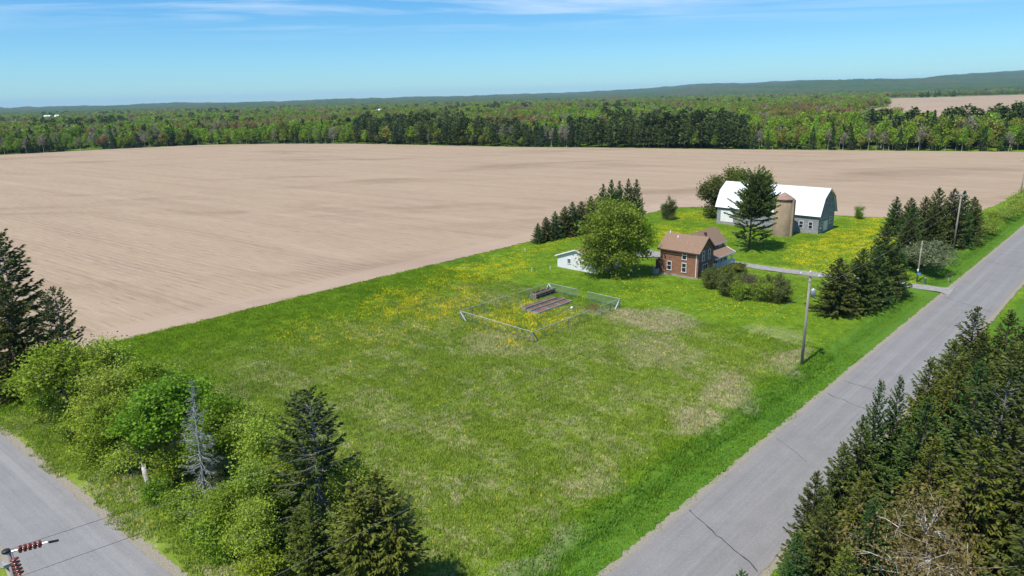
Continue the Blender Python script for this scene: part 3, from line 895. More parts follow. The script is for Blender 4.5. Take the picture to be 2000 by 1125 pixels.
def barn_board_mat():
    m, t, b = new_mat('barn_boards', 0.9, 0.1)
    tcn = t.new('ShaderNodeTexCoord')
    s = t.new('ShaderNodeSeparateXYZ'); t.put(s.inputs[0], tcn.outputs['Object'])
    xy = t.math('ADD', s.outputs['X'], s.outputs['Y'])
    brd = t.math('FLOOR', t.math('MULTIPLY', s.outputs['Z'], 4.5))
    wv = t.new('ShaderNodeTexWhiteNoise', noise_dimensions='2D')
    cm = t.new('ShaderNodeCombineXYZ'); t.put(cm.inputs[0], brd); t.put(cm.inputs[1], t.math('FLOOR', t.math('MULTIPLY', t.math('ADD', xy, t.math('MULTIPLY', brd, 1.37)), 0.35)))
    t.put(wv.inputs['Vector'], cm.outputs[0])
    n = t.noise(t.mapping(tcn.outputs['Object'], (0.6, 0.6, 2.4)), 1.2, 6, 0.7)
    n2 = t.noise(tcn.outputs['Object'], 0.8, 5, 0.7, 0.6)
    c = t.mix(wv.outputs['Value'], (0.205, 0.225, 0.245), (0.30, 0.32, 0.335))
    c = t.mix(t.ramp(n, 0.45, 0.7, 0, 0.7), c, (0.16, 0.165, 0.17))
    c = t.mix(t.ramp(n2, 0.55, 0.66, 0, 0.55), c, (0.42, 0.43, 0.43))
    gap = t.math('LESS_THAN', t.math('FRACT', t.math('MULTIPLY', s.outputs['Z'], 4.5)), 0.10)
    c = t.mix(t.math('MULTIPLY', gap, 0.6), c, (0.08, 0.08, 0.08))
    t.put(b.inputs['Base Color'], c)
    return m
MAT['barn'] = barn_board_mat()
MAT['tin'] = simple('tin_roof', (0.70, 0.73, 0.77), (0.60, 0.63, 0.67), 0.7, 0.45, metal=0.15, stretch=(1, 1, 0.3))
MAT['stave'] = simple('silo_staves', (0.310, 0.240, 0.160), (0.230, 0.175, 0.115), 0.9, 0.9, bump=0.01, stretch=(1, 1, 0.5))

def window(parent, face, c, w, h, frame=MAT['white'], fw_=0.09, bars=1, z=None, off=0.0, vbar=False):
    """sash window on a wall: face 'x-' (plane x=off) or 'y-' (plane y=off); c = centre along wall, z = sill height"""
    def bx(mb, a0, a1, z0, z1, d0, d1):
        if face == 'x-': mb.box(off - d1, off - d0, a0, a1, z0, z1)
        else: mb.box(a0, a1, off - d1, off - d0, z0, z1)
    f = MB()
    bx(f, c - w / 2, c - w / 2 + fw_, z, z + h, 0, .07); bx(f, c + w / 2 - fw_, c + w / 2, z, z + h, 0, .07)
    bx(f, c - w / 2 + fw_, c + w / 2 - fw_, z + h - fw_, z + h, 0, .068); bx(f, c - w / 2 - .04, c + w / 2 + .04, z - .08, z, 0, .12)
    if bars: bx(f, c - w / 2 + fw_, c + w / 2 - fw_, z + h * .48, z + h * .48 + .06, 0, .062)
    if vbar: bx(f, c - .035, c + .035, z, z + h - fw_, 0, .064)
    o = part('window', f, frame, parent)
    g = MB(); bx(g, c - w / 2 + fw_, c + w / 2 - fw_, z, z + h - fw_, 0, .035)
    part('pane', g, MAT['glass'], o)
    return o

def gable_roof(mb, x0, x1, y0, y1, ze, zr, axis, oh, t=0.16):
    """two slabs; axis 'y' = ridge along y"""
    if axis == 'y':
        xm = (x0 + x1) / 2; k = (zr - ze) / (xm - x0); e = ze - k * oh
        mb.slab([(x0 - oh, y0 - oh, e), (xm, y0 - oh, zr), (xm, y1 + oh, zr), (x0 - oh, y1 + oh, e)], t)
        mb.slab([(xm, y0 - oh, zr), (x1 + oh, y0 - oh, e), (x1 + oh, y1 + oh, e), (xm, y1 + oh, zr)], t)
    else:
        ym = (y0 + y1) / 2; k = (zr - ze) / (ym - y0); e = ze - k * oh
        mb.slab([(x0 - oh, y0 - oh, e), (x1 + oh, y0 - oh, e), (x1 + oh, ym, zr), (x0 - oh, ym, zr)], t)
        mb.slab([(x0 - oh, ym, zr), (x1 + oh, ym, zr), (x1 + oh, y1 + oh, e), (x0 - oh, y1 + oh, e)], t)

# ---- farmhouse (local x along the road, y away from it)
hs_ = thing('farmhouse', 'two storey brown brick farmhouse with tan shingle roof and white porch', 'house', W(106, 58, 0), A)
wA, dA, zE, zR = 5.3, 7.7, 5.05, 7.25
mb = MB().extrude([(0, 0, .25), (wA, 0, .25), (wA, 0, zE), (wA / 2, 0, zR - .12), (0, 0, zE)], (0, dA, 0))
part('wall', mb, MAT['brick'], hs_)
bx0, bx1, by0, by1, zRB = wA, 13.2, 2.0, 6.4, 7.05
mb = MB().extrude([(bx0 + .003, by0, .25), (bx0 + .003, by1, .25), (bx0 + .003, by1, 5.0), (bx0 + .003, (by0 + by1) / 2, zRB - .12), (bx0 + .003, by0, 5.0)], (bx1 - bx0, 0, 0))
part('wall', mb, MAT['brick'], hs_)
part('foundation', MB().box(-.06, wA + .06, -.06, dA + .06, -.4, .25).box(wA + .06, bx1 + .06, by0 - .06, by1 + .06, -.4, .248), MAT['concrete'], hs_)
mb = MB(); gable_roof(mb, 0, wA, 0, dA, zE, zR, 'y', .42)
rf = part('roof', mb, MAT['shingle'], hs_)
mb = MB(); k_ = (zRB - 5.0) / ((by1 - by0) / 2); ym_ = (by0 + by1) / 2
e_ = 5.0 - k_ * .45
mb.slab([(wA + .0, by0 - .45, e_), (bx1 + .4, by0 - .45, e_), (bx1 + .4, ym_, zRB), (wA / 2 + .1, ym_, zRB)], .16)
mb.slab([(wA / 2 + .1, ym_, zRB), (bx1 + .4, ym_, zRB), (bx1 + .4, by1 + .45, e_), (wA + .0, by1 + .45, e_)], .16)
rf2 = part('roof', mb, MAT['shingle'], hs_)
m_ = MB().box(-.45, -.42, -.40, dA + .40, zE - .60, zE - .40); part('fascia', m_, MAT['brown_trim'], hs_)
m_ = MB().box(bx0 + .4, bx1 + .4, by0 - .49, by0 - .46, e_ - .22, e_ - .02); part('fascia', m_, MAT['white'], hs_)
m_ = MB().box(-.012, 0, 0.0, dA, zE - .75, zE - .05); part('eave_shadow_strip', m_, MAT['brown_trim'], hs_)  # dark strip standing in for the eave's shadow on the wall
part('vent_pipe', MB().tube([(1.7, 5.2, 6.3), (1.7, 5.2, 7.0)], .09, 8), MAT['white'], rf, True)
part('vent_pipe', MB().tube([(2.3, 7.2, 6.6), (2.3, 7.2, 7.6)], .06, 8), MAT['white'], rf, True)
part('roof_vent', MB().box(8.1, 8.5, 3.2, 3.6, 6.2, 6.75), MAT['brown_trim'], rf2)
window(hs_, 'x-', 2.75, .95, 1.55, z=3.25)
window(hs_, 'x-', 2.75, .95, 1.65, z=.95)
window(hs_, 'x-', 5.75, .95, 1.6, z=.95)
window(hs_, 'y-', 1.65, .85, 1.75, z=3.15)
window(hs_, 'y-', 3.75, .85, 1.75, z=3.15)
window(hs_, 'y-', 2.5, 1.8, 1.25, z=1.15, bars=0, vbar=True)
window(hs_, 'y-', 6.7, .9, 1.5, z=3.35, off=by0)
window(hs_, 'y-', 11.6, .95, 1.6, z=3.3, off=by0)
window(hs_, 'y-', 9.0, .9, 1.3, z=1.5, off=by0)
part('downspout', MB().box(-.10, -.003, .30, .42, .3, 4.45), MAT['white'], hs_)
part('door', MB().box(10.4, 11.4, by0 - .05, by0, .75, 2.85), MAT['white'], hs_)
# porch
pc = link('porch', None, hs_)
part('porch_deck', MB().box(wA + .05, 12.9, 0.05, by0 - .06, .55, .75), MAT['white'], pc)
mb = MB().slab([(wA + .02, -.35, 2.75), (13.2, -.35, 2.75), (13.2, by0 - .01, 3.75), (wA + .02, by0 - .01, 3.75)], .12)
part('porch_roof', mb, MAT['shingle'], pc)
part('porch_fascia', MB().box(wA + .02, 13.2, -.40, -.36, 2.50, 2.76), MAT['white'], pc)
part('rake_board', MB().bar((13.22, -.38, 2.72), (13.22, by0 - .02, 3.72), .06, .2), MAT['white'], pc)
for px_ in (5.5, 7.4, 9.2, 11.0, 12.8): part('porch_post', MB().box(px_ - .06, px_ + .06, .08, .20, .75, 2.62), MAT['white'], pc)
part('porch_screen', MB().box(wA + .06, 10.9, .22, .24, 1.55, 2.6), MAT['glass'], pc)
rail = MB().box(5.56, 12.74, .10, .18, 1.48, 1.56).box(5.56, 12.74, .10, .18, .85, .92)
for k in range(44): rail.box(5.65 + k * .163, 5.70 + k * .163, .12, .16, .92, 1.48)
part('railing', rail, MAT['white'], pc)
st_ = MB()
for k in range(4): st_.box(12.95 + k * .3, 13.25 + k * .3, .3, 1.6, 0.0 - .1, .72 - k * .19)
steps = part('steps', st_, MAT['concrete'], pc)
for yy in (.22, 1.68):
    rr_ = MB().bar((12.95, yy, 1.65), (14.25, yy, .95), .07, .09).bar((12.95, yy, 1.0), (14.25, yy, .30), .07, .09).box(14.2, 14.32, yy - .06, yy + .06, -.1, 1.15).box(12.9, 13.0, yy - .05, yy + .05, .5, 1.85)
    for k in range(8): t_ = (k + .5) / 8; rr_.box(12.95 + 1.3 * t_ - .025, 12.95 + 1.3 * t_ + .025, yy - .02, yy + .02, 1.0 - .7 * t_, 1.65 - .7 * t_)
    part('stair_railing', rr_, MAT['white'], steps)
lt = MB().extrude([(.9, dA, 0), (.9, dA, 2.6), (.9, dA + 1.5, 2.1), (.9, dA + 1.5, 0)], (3.2, 0, 0))
part('rear_entry', lt, MAT['brick'], hs_)
part('rear_entry_roof', MB().slab([(.7, dA, 2.82), (4.3, dA, 2.82), (4.3, dA + 1.7, 2.22), (.7, dA + 1.7, 2.22)], .1), MAT['shingle'], hs_)
ac = thing('air_conditioner', 'grey boxy air conditioner unit on the grass at the farmhouse rear corner', 'air conditioner', W(105.2, 66.0, 0), A)
part('casing', MB().box(-.42, .42, -.42, .42, .08, .95), MAT['metal_grey'], ac)
part('base_pad', MB().box(-.5, .5, -.5, .5, -.1, .08), MAT['concrete'], ac)
part('fan_grille', MB().lathe([(.36, .951), (.36, .985), (.06, .985), (.06, .97)], 14), MAT['black'], ac)

# ---- white garage
gr_ = thing('garage', 'small white gabled garage half hidden behind the big leafy tree', 'garage', W(97.8, 74.2, 0), A)
gl, gw = 9.2, 8.2                       # wide along y, deep along x
zE2, zR2 = 2.45, 4.05
part('wall', MB().extrude([(0, 0, 0), (0, gl, 0), (0, gl, zE2), (0, gl / 2, zR2 - .08), (0, 0, zE2)], (gw, 0, 0)), MAT['siding'], gr_)
mb = MB(); gable_roof(mb, 0, gw, 0, gl, zE2, zR2, 'x', .35, .13)
part('roof', mb, MAT['shingle'], gr_)
for s_ in (0, 1):
    y0_, y1_ = (gl + .36, gl / 2) if s_ else (-.36, gl / 2)
    k_ = (zR2 - zE2) / (gl / 2)
    part('rake_board', MB().bar((-.37, y0_, zE2 - k_ * .36 - .07), (-.37, y1_, zR2 - .07), .05, .22), MAT['white'], gr_)
window(gr_, 'x-', 6.3, .85, .95, z=1.15, bars=0, vbar=True)
window(gr_, 'x-', 3.2, .85, .95, z=1.15, bars=0, vbar=True)
part('foundation', MB().box(-.05, gw + .05, -.05, gl + .05, -.35, 0.06), MAT['concrete'], gr_)

# ---- barn
bn = thing('barn', 'long weathered grey gambrel barn with bright metal roof beside the silo', 'barn', W(157.9, 56.9, 0), A)
bw, bl_ = 9.4, 25.0
prof = [(0, 4.6), (1.75, 8.0), (bw / 2, 9.9), (bw - 1.75, 8.0), (bw, 4.6)]
part('wall', MB().extrude([(0, 0, .3), (bw, 0, .3)] + [(x, 0, z) for x, z in prof[::-1]], (0, bl_, 0)), MAT['barn'], bn)
part('foundation', MB().box(-.06, bw + .06, -.06, bl_ + .06, -.4, .55), MAT['concrete'], bn)
mb = MB()
pr = [(-.45, 4.05), (1.62, 8.05), (bw / 2, 9.98), (bw - 1.62, 8.05), (bw + .45, 4.05)]
names_ = ('lower_roof', 'upper_roof', 'upper_roof', 'lower_roof')
for i in range(4):
    (xa, za), (xb, zb) = pr[i], pr[i + 1]
    m_ = MB().slab([(xa, -.45, za), (xb, -.45, zb), (xb, bl_ + .45, zb), (xa, bl_ + .45, za)], .09)
    o = part(names_[i], m_, MAT['tin'], bn)
    m2 = MB(); nx, nz = -(zb - za), (xb - xa); nl_ = math.hypot(nx, nz); nx, nz = nx / nl_, nz / nl_
    for k in range(28):
        y_ = -.3 + k * .94
        m2.bar((xa + nx * .02, y_, za + nz * .02), (xb + nx * .02, y_, zb + nz * .02), .05, .05)
    part('roof_rib', m2, MAT['tin'], o)['kind'] = 'stuff'
for s_ in range(4):
    (xa, za), (xb, zb) = pr[s_], pr[s_ + 1]
    part('rake_board', MB().bar((xa, -.47, za - .14), (xb, -.47, zb - .14), .05, .2), MAT['old_wood'], bn)
part('overhead_door', MB().box(-.05, 0, 20.6, 24.0, .3, 3.3), MAT['white'], bn)
part('door_frame', MB().box(-.09, 0, 20.4, 20.6, .3, 3.5).box(-.09, 0, 24.0, 24.2, .3, 3.5).box(-.088, 0, 20.6, 24.0, 3.3, 3.5), MAT['barn'], bn)
window(bn, 'x-', 3.9, 1.0, 1.6, z=1.1)
window(bn, 'x-', 1.75, 1.0, 1.6, z=1.1)
window(bn, 'y-', 1.9, 1.5, 1.5, z=1.2, vbar=True)
window(bn, 'y-', 7.3, 1.6, 1.6, z=1.6, vbar=True)
window(bn, 'y-', 4.2, .9, 1.2, z=5.0, frame=MAT['old_wood'])
window(bn, 'y-', 5.8, .8, 1.1, z=6.0, frame=MAT['old_wood'])
part('sliding_door', MB().box(3.0, 5.4, -.07, 0, .3, 2.6), MAT['siding'], bn)
part('hay_door', MB().box(3.9, 5.5, -.06, 0, 6.9, 8.6), MAT['old_wood'], bn)
part('hay_hood_beam', MB().box(4.6, 4.8, -.9, 0, 9.3, 9.5), MAT['old_wood'], bn)

# ---- silo
si = thing('silo', 'round tan concrete stave silo with faded red cap in front of the barn', 'silo', W(152.6, 63.0, 0), A)
prof_ = [(2.08, -.3), (2.08, 8.25), (2.0, 8.25)]
part('shell', MB().lathe(prof_, 40), MAT['stave'], si, True)
hp = MB()
for k in range(18): z_ = .35 + k * .44; hp.lathe([(2.085, z_), (2.11, z_ + .01), (2.11, z_ + .035), (2.085, z_ + .045)], 40)
part('steel_hoop', hp, MAT['stave'], si)['kind'] = 'stuff'
part('cap_roof', MB().lathe([(2.04, 8.1), (2.26, 8.22), (2.26, 8.36), (1.15, 9.1), (.02, 9.75)], 10), MAT['rusty'], si)
part('cap_band', MB().lathe([(2.10, 7.75), (2.13, 7.76), (2.13, 8.16), (2.10, 8.17)], 40), MAT['brown_trim'], si)
ch = MB().box(-.45, .45, -2.5, -1.95, 0, 8.2)
part('chute', ch, MAT['stave'], si)

# ---------------------------------------------------------------- garden
gf = thing('garden_fence', 'low post and rail wire fence enclosing the garden plot', 'fence', W(63.5, 58.6, 0), A)
GW, GD, FH = 20.0, 14.6, 1.55
def fence_run(a, b, n, net=None, skip=(), rail_gap=None):
    a, b = Vector(a), Vector(b)
    for i in range(n + 1):
        if i in skip: continue
        p = a.lerp(b, i / n)
        part('post', MB().tube([(p.x, p.y, -.2), (p.x, p.y, FH + .03)], .055, 6), MAT['pole_wood'] if i % 3 else MAT['galv'], gf)
    for i in range(n):
        if rail_gap is not None and i in rail_gap: continue
        p, q = a.lerp(b, i / n), a.lerp(b, (i + 1) / n)
        part('top_rail', MB().tube([(p.x, p.y, FH), (q.x, q.y, FH - .02)], .045, 6), MAT['fence_rail'], gf)
        m_ = MB(); d = (q - p); L = d.length
        step = .075 if net == 'dense' else .22
        th = .010 if net == 'dense' else .008
        kz = int(FH / step)
        for k in range(kz): m_.bar((p.x, p.y, .08 + k * step), (q.x, q.y, .08 + k * step), th)
        for k in range(int(L / step)):
            c = p.lerp(q, (k + .5) * step / L); m_.bar((c.x, c.y, .05), (c.x, c.y, FH - .05), th)
        part('netting', m_, MAT['net'], gf)
fence_run((0, 0, 0), (0, GD, 0), 5)
fence_run((0, 0, 0), (GW, 0, 0), 8, 'plain', skip=(0, 5), rail_gap=(5,))
fence_run((0, GD, 0), (GW, GD, 0), 8, 'plain', skip=(0,), rail_gap=(4,))
fence_run((GW, 0, 0), (GW, 6.3, 0), 2, 'dense', skip=(0,))
fence_run((GW, 8.4, 0), (GW, GD, 0), 2, 'dense', skip=(2,))
for (x, y, dx, dy) in ((0, 0, 1.1, 0), (0, 0, 0, 1.1), (0, GD, .2, -1.1), (GW, GD, -1.0, -.15), (GW, GD, -.15, -1.2), (GW, 0, -1.0, .2)):
    part('corner_brace', MB().bar((x + dx * .08, y + dy * .08, FH - .12), (x + dx, y + dy, .02), .11), MAT['white'] if (x or y) else MAT['old_wood'], gf)
BEDG = 'raised garden beds'
for nm, (x0, x1, y0, y1, hh, lab, mt) in enumerate(((73.6, 81.0, 69.3, 70.2, .34, 'brown raised garden bed, farthest left of the three', 'old_wood'),
                                          (73.4, 81.8, 67.9, 68.9, .34, 'brown raised garden bed in the middle of the three', 'old_wood'),
                                          (73.2, 81.4, 66.3, 67.5, .38, 'grey framed raised garden bed, nearest right of the three', 'galv'))):
    b_ = thing('raised_bed', lab, 'garden bed', W(x0, y0, gz((x0 + x1) / 2, y0)), A, BEDG)
    L, D_ = x1 - x0, y1 - y0
    part('side_board', MB().box(0, L, 0, .09, -.1, hh), MAT[mt], b_); part('side_board', MB().box(0, L, D_ - .09, D_, -.1, hh), MAT[mt], b_)
    part('end_board', MB().box(.002, .09, .09, D_ - .09, -.1, hh - .01), MAT[mt], b_); part('end_board', MB().box(L - .09, L - .002, .09, D_ - .09, -.1, hh - .01), MAT[mt], b_)
    m_ = MB(); rg = np.random.default_rng(nm)
    nx_, ny_ = 24, 5
    vs_ = [(.09 + (L - .18) * i / nx_, .09 + (D_ - .18) * j / ny_, hh - .09 + rg.normal(0, .025)) for i in range(nx_ + 1) for j in range(ny_ + 1)]
    m_.add(vs_, [(i * (ny_ + 1) + j, (i + 1) * (ny_ + 1) + j, (i + 1) * (ny_ + 1) + j + 1, i * (ny_ + 1) + j + 1) for i in range(nx_) for j in range(ny_)])
    part('soil', m_, MAT['bed_soil'], b_)
    for cxx in (L * .33, L * .66): part('cross_board', MB().box(cxx - .04, cxx + .04, .09, D_ - .09, 0, hh - .02), MAT[mt], b_)
pb = thing('compost_bin', 'dark grey slatted pallet compost bin along the garden fence', 'compost bin', W(78.6, 71.6, gz(80, 72)), A)
for x in np.arange(0, 4.61, 1.15):
    part('post', MB().box(x - .05, x + .05, -.05, .05, -.1, 1.1), MAT['old_wood'], pb); part('post', MB().box(x - .05, x + .05, 1.05, 1.15, -.1, 1.1), MAT['old_wood'], pb)
for k in range(5):
    z_ = .08 + k * .21
    for yy in (-.07, 1.15): part('slat', MB().box(-.05, 4.65, yy, yy + .025, z_, z_ + .13), MAT['black'] if k % 2 else MAT['old_wood'], pb)
    for x in (-.07, 4.65): part('slat', MB().box(x, x + .025, -.05, 1.15, z_ + .002, z_ + .128), MAT['old_wood'], pb)
part('compost', MB().box(.0, 4.6, .0, 1.1, 0, .72), MAT['bed_soil'], pb)
wp = MB(); rg = np.random.default_rng(5)
for k in range(46):
    c = np.array([rg.uniform(-2.2, 2.2), rg.uniform(-.8, .8), rg.uniform(.05, .28)]); d = np.array([rg.normal(0, .7), rg.normal(0, .35), rg.normal(0, .06)])
    wp.tube([c - d, c + rg.normal(0, .06, 3), c + d], [.02, .03, .012], 4)
o = tag(part('brush_pile', wp, MAT['bed_soil'], None), 'flat heap of brown dead brush inside the garden corner', 'brush pile')
o.location = W(80.4, 61.2, gz(80, 61)); o.rotation_euler = (0, 0, A + .9)
fr_ = MB().box(0, 2.6, 0, .07, .0, .18).box(0, 2.6, 1.0, 1.07, 0, .18).box(0, .07, .07, 1.0, 0, .178).box(2.53, 2.6, .07, 1.0, 0, .178)
o = tag(part('cold_frame', fr_, MAT['galv'], None), 'empty pale metal bed frame lying by the garden corner', 'bed frame')
o.location = W(79.0, 59.2, gz(79, 59) + .02); o.rotation_euler = (0, 0, A)
bk = thing('bucket', 'small white plastic bucket lying in the garden grass', 'bucket', W(78.5, 64.3, gz(78.5, 64.3) + .16), A)
bk.rotation_euler = (0, math.radians(82), A)
part('pail', MB().lathe([(.001, 0), (.15, 0), (.19, .42), (.17, .42), (.135, .03)], 14), MAT['white'], bk, True)
part('handle', MB().tube([(.19 * math.cos(a), .19 * math.sin(a) , .40 + .12 * math.sin(a)) for a in np.linspace(0, math.pi, 9)], .008, 5), MAT['wire'], bk)
for (x, y, lab) in ((95.4, 83.2, 'white plastic vent pipe in the lawn, the one nearer the garage'), (92.2, 85.0, 'white plastic vent pipe in the lawn, the one farther from the garage'), (104, 97.8, 'white plastic vent pipe in the lawn near the ploughed field edge')):
    o = thing('vent_pipe', lab, 'pipe', W(x, y, gz(x, y)), 0, 'vent pipes in the lawn')
    part('riser', MB().tube([(0, 0, -.1), (0, 0, .62)], .06, 8), MAT['white'], o); part('cap', MB().tube([(0, 0, .62), (0, 0, .72)], .085, 8), MAT['white'], o)
cp = thing('clothesline_post', 'thin pale steel clothesline post standing under the tall pine', 'post', W(131.0, 62.6, gz(131, 62.6)), A)
part('post', MB().tube([(0, 0, -.2), (0, 0, 2.2)], .05, 8), MAT['galv'], cp); part('cross_arm', MB().tube([(0, -.6, 2.2), (0, .6, 2.2)], .04, 8), MAT['galv'], cp)

# ---------------------------------------------------------------- utility poles and wires
def insulator(parent, p, r=.09, h=.2, mat='insul_white', name='insulator'):
    m_ = MB().lathe([(.02, 0), (r * .6, .02), (r, h * .35), (r * .6, h * .5), (r * .85, h * .7), (r * .4, h), (.001, h)], 10)
    o = part(name, m_, MAT[mat], parent, True); o.location = p
    return o
def utility_pole(u, v, h, label, arm=True, armz=.35, group='wooden utility poles along the road', trans=False, arm_along_v=True, drop=0):
    o = thing('utility_pole', label, 'utility pole', W(u, v, gz(u, v)), A, group)
    part('pole', MB().tube([(0, 0, -.4), (0, 0, h * .5), (0, 0, h)], [.18, .15, .115], 10), MAT['pole_wood'], o, True)
    if arm:
        z_ = h - armz
        L = 1.15
        a0, a1 = ((-.16, -L, z_), (-.16, L, z_)) if arm_along_v else ((-L, -.16, z_), (L, -.16, z_))
        part('cross_arm', MB().bar(a0, a1, .10, .13), MAT['old_wood'], o)
        for s_ in (-1, 1):
            e = (-.16, s_ * (L - .1), z_ + .06) if arm_along_v else (s_ * (L - .1), -.16, z_ + .06)
            insulator(o, e, .11, .26)
            part('arm_brace', MB().bar((-.16, s_ * .7, z_ - .07) if arm_along_v else (s_ * .7, -.16, z_ - .07), (-.14, 0, z_ - .75) if arm_along_v else (0, -.14, z_ - .75), .03), MAT['galv'], o)
    insulator(o, (0, 0, h), .11, .26)
    if trans:
        t_ = part('transformer', MB().lathe([(.001, 0), (.25, .02), (.26, .86), (.22, .94), (.08, .96), (.08, 1.1), (.001, 1.1)], 18), MAT['metal_grey'], o, True)
        t_.location = (.22, -.42, h - 2.9)
        part('bushing', MB().lathe([(.05, 1.08), (.07, 1.18), (.04, 1.28), (.001, 1.3)], 8), MAT['black'], t_)
        part('bracket', MB().box(-.3, -.1, .2, .34, .3, .7), MAT['galv'], t_)
    return o
utility_pole(79.2, 28.9, 11.55, 'wooden utility pole with grey transformer on the near roadside lawn', trans=True)
utility_pole(158.1, 30.2, 11.55, 'wooden utility pole with crossarm in front of the dark spruces', drop=1)
utility_pole(238.0, 31.3, 11.5, 'wooden utility pole at the right picture edge beside the ploughed field')
cpole = thing('utility_pole', 'dark utility pole top with red insulators by the left road', 'utility pole', W(2.35, 29.45, gz(2.35, 29.45)), A, 'wooden utility poles along the road')
PT = 15.9
part('pole', MB().tube([(0, 0, -.4), (0, 0, 6), (0, 0, PT)], [.19, .165, .135], 12), MAT['pole_wood'], cpole, True)
part('pole_cap', MB().tube([(0, 0, PT), (0, 0, PT + .07)], [.15, .13], 12), MAT['black'], cpole, True)
def disc_string(parent, a, b, n):
    a, b = Vector(a), Vector(b); d = (b - a).normalized(); L = (b - a).length
    o = link('insulator_string', None, parent)
    part('rod', MB().tube([a - d * .3, b + d * .25], .022, 6), MAT['galv'], o)
    for k in range(n):
        c = a + d * (L * k / (n - 1))
        part('insulator_disc', MB().tube([c - d * .055, c - d * .035, c + d * .01, c + d * .05, c + d * .06], [.05, .145, .15, .06, .05], 14), MAT['red_glaze'], o, True)
# horizontal string reaching over the road, and a drooping one beside the pole
disc_string(cpole, (.42, -.22, PT + .0), (1.0, -.52, PT + .06), 5)
disc_string(cpole, (.16, -.26, PT - .30), (.20, -.40, PT - .86), 5)
part('clamp', MB().bar((1.25, -.66, PT + .06), (1.55, -.80, PT + .06), .05, .08), MAT['black'], cpole)
part('bracket', MB().box(-.2, .2, -.2, .2, PT - .55, PT - .42).bar((0, 0, PT - .1), (.3, -.16, PT - .02), .05), MAT['galv'], cpole)
sp_ = thing('service_pole', 'short wooden service pole with blue marker by the driveway entrance', 'pole', W(128.0, 29.0, gz(128, 29)), A)
part('pole', MB().tube([(0, 0, -.3), (0, 0, 3.5), (0, 0, 7.1)], [.13, .11, .09], 10), MAT['pole_wood'], sp_, True)
part('marker_plate', MB().box(-.12, -.09, -.50, .10, 1.35, 1.72), MAT['blue_sign'], sp_)
part('meter', MB().lathe([(.001, 1.95), (.13, 1.95), (.13, 2.3), (.001, 2.34)], 10), MAT['insul_white'], sp_).location = (-.18, 0, 0)
part('weatherhead', MB().tube([(0, 0, 6.5), (-.3, 0, 6.7), (-.35, 0, 6.5)], .04, 6), MAT['galv'], sp_)
pd = thing('utility_pedestal', 'small green utility pedestal box beside the driveway entrance', 'pedestal', W(128.2, 27.8, gz(128.2, 27.8)), A)
part('cabinet', MB().box(-.14, .14, -.14, .14, -.1, .95), MAT['green_box'], pd); part('lid', MB().box(-.17, .17, -.17, .17, .95, 1.05), MAT['galv'], pd)
mbx = thing('mailbox', 'dark mailbox on a wooden post beside the main road', 'mailbox', W(131.0, 25.0, gz(131, 25)), A)
part('post', MB().box(-.06, .06, -.06, .06, -.1, 1.0), MAT['pole_wood'], mbx)
prof_ = [(-.13, 1.0), (.13, 1.0), (.13, 1.16), (.09, 1.26), (0, 1.30), (-.09, 1.26), (-.13, 1.16)]
part('box', MB().extrude([(x * 1.6, -.32, 1.0 + (z - 1.0) * 1.5) for x, z in prof_], (0, .62, 0)), MAT['black'], mbx)
part('flag', MB().box(.21, .225, -.1, -.04, 1.15, 1.5), MAT['red_glaze'], mbx)

def cable(a, b, sag, r, label, mat='wire', group='overhead power lines'):
    a, b = Vector(a), Vector(b); n = 28
    pts = [a.lerp(b, t_ / n) - Vector((0, 0, sag * 4 * (t_ / n) * (1 - t_ / n))) for t_ in range(n + 1)]
    return tag(part('power_line', MB().tube(pts, r, 4), MAT[mat], None, True), label, 'power line', group)
cable(W(79.2, 28.7, 9.2), W(2.35, 29.3, 9.4), 0.7, .007, 'faint low wire running from the transformer pole towards the lower left')
cable(W(79.2, 28.7, 9.2), W(158.1, 30.0, 9.0), 0.8, .010, 'faint low wire between the transformer pole and the pole by the spruces')
for s_ in (-1, 1):
    sd = 'lawn' if s_ > 0 else 'road'
    cable(W(79.0, 28.9 + s_ * 1.05, 11.5), W(157.9, 30.2 + s_ * 1.05, 11.5), 0.9, .009, 'thin top wire on the %s side between transformer pole and spruces' % sd)
    cable(W(157.9, 30.2 + s_ * 1.05, 11.5), W(237.8, 31.3 + s_ * 1.05, 11.4), 0.9, .009, 'thin top wire on the %s side beyond the spruces' % sd)
for o0, z0_, e_v, z1_, r_w, mt_, lab in (((.1, .1), PT - .05, 29.95, 11.4, .009, 'black', 'dark upper wire leaving the near pole top over the left road'),
                                     ((1.5, -.8), PT + .06, 28.9, 11.7, .006, 'wire', 'pale wire leaving the red insulator string over the left road'),
                                     ((.2, -.45), PT - 1.0, 27.85, 11.4, .009, 'black', 'dark lower wire leaving the near pole over the left road')):
    cable(W(2.35 + o0[0], 29.45 + o0[1], z0_), W(79.2, e_v, z1_), 0.6, r_w, lab, mt_)

# ---------------------------------------------------------------- near and middle trees
PR = {}
PR['spruce_a'] = two('spruce_a', conifer(12, 3.3, 21, dz=.30, nb=8, step=.20, per=6, kl=.36, kw=.105), MAT['bark'], MAT['spruce'])
PR['spruce_b'] = two('spruce_b', conifer(12, 3.1, 22, dz=.30, nb=8, step=.20, per=6, kl=.36, kw=.105), MAT['bark'], MAT['spruce'])
PR['spruce_c'] = two('spruce_c', conifer(12, 3.3, 23, dz=.32, nb=8, step=.20, per=6, droop=.34, kl=.38, kw=.105), MAT['bark'], MAT['spruce_olive'])
PR['fir_a'] = two('fir_a', conifer(12, 3.2, 24, dz=.34, nb=8, step=.19, per=6, droop=.12, kl=.34, kw=.115), MAT['bark'], MAT['spruce_green'])
PR['fir_b'] = two('fir_b', conifer(12, 2.8, 25, dz=.33, nb=8, step=.19, per=6, droop=.15, kl=.34, kw=.11), MAT['bark'], MAT['spruce_green'])
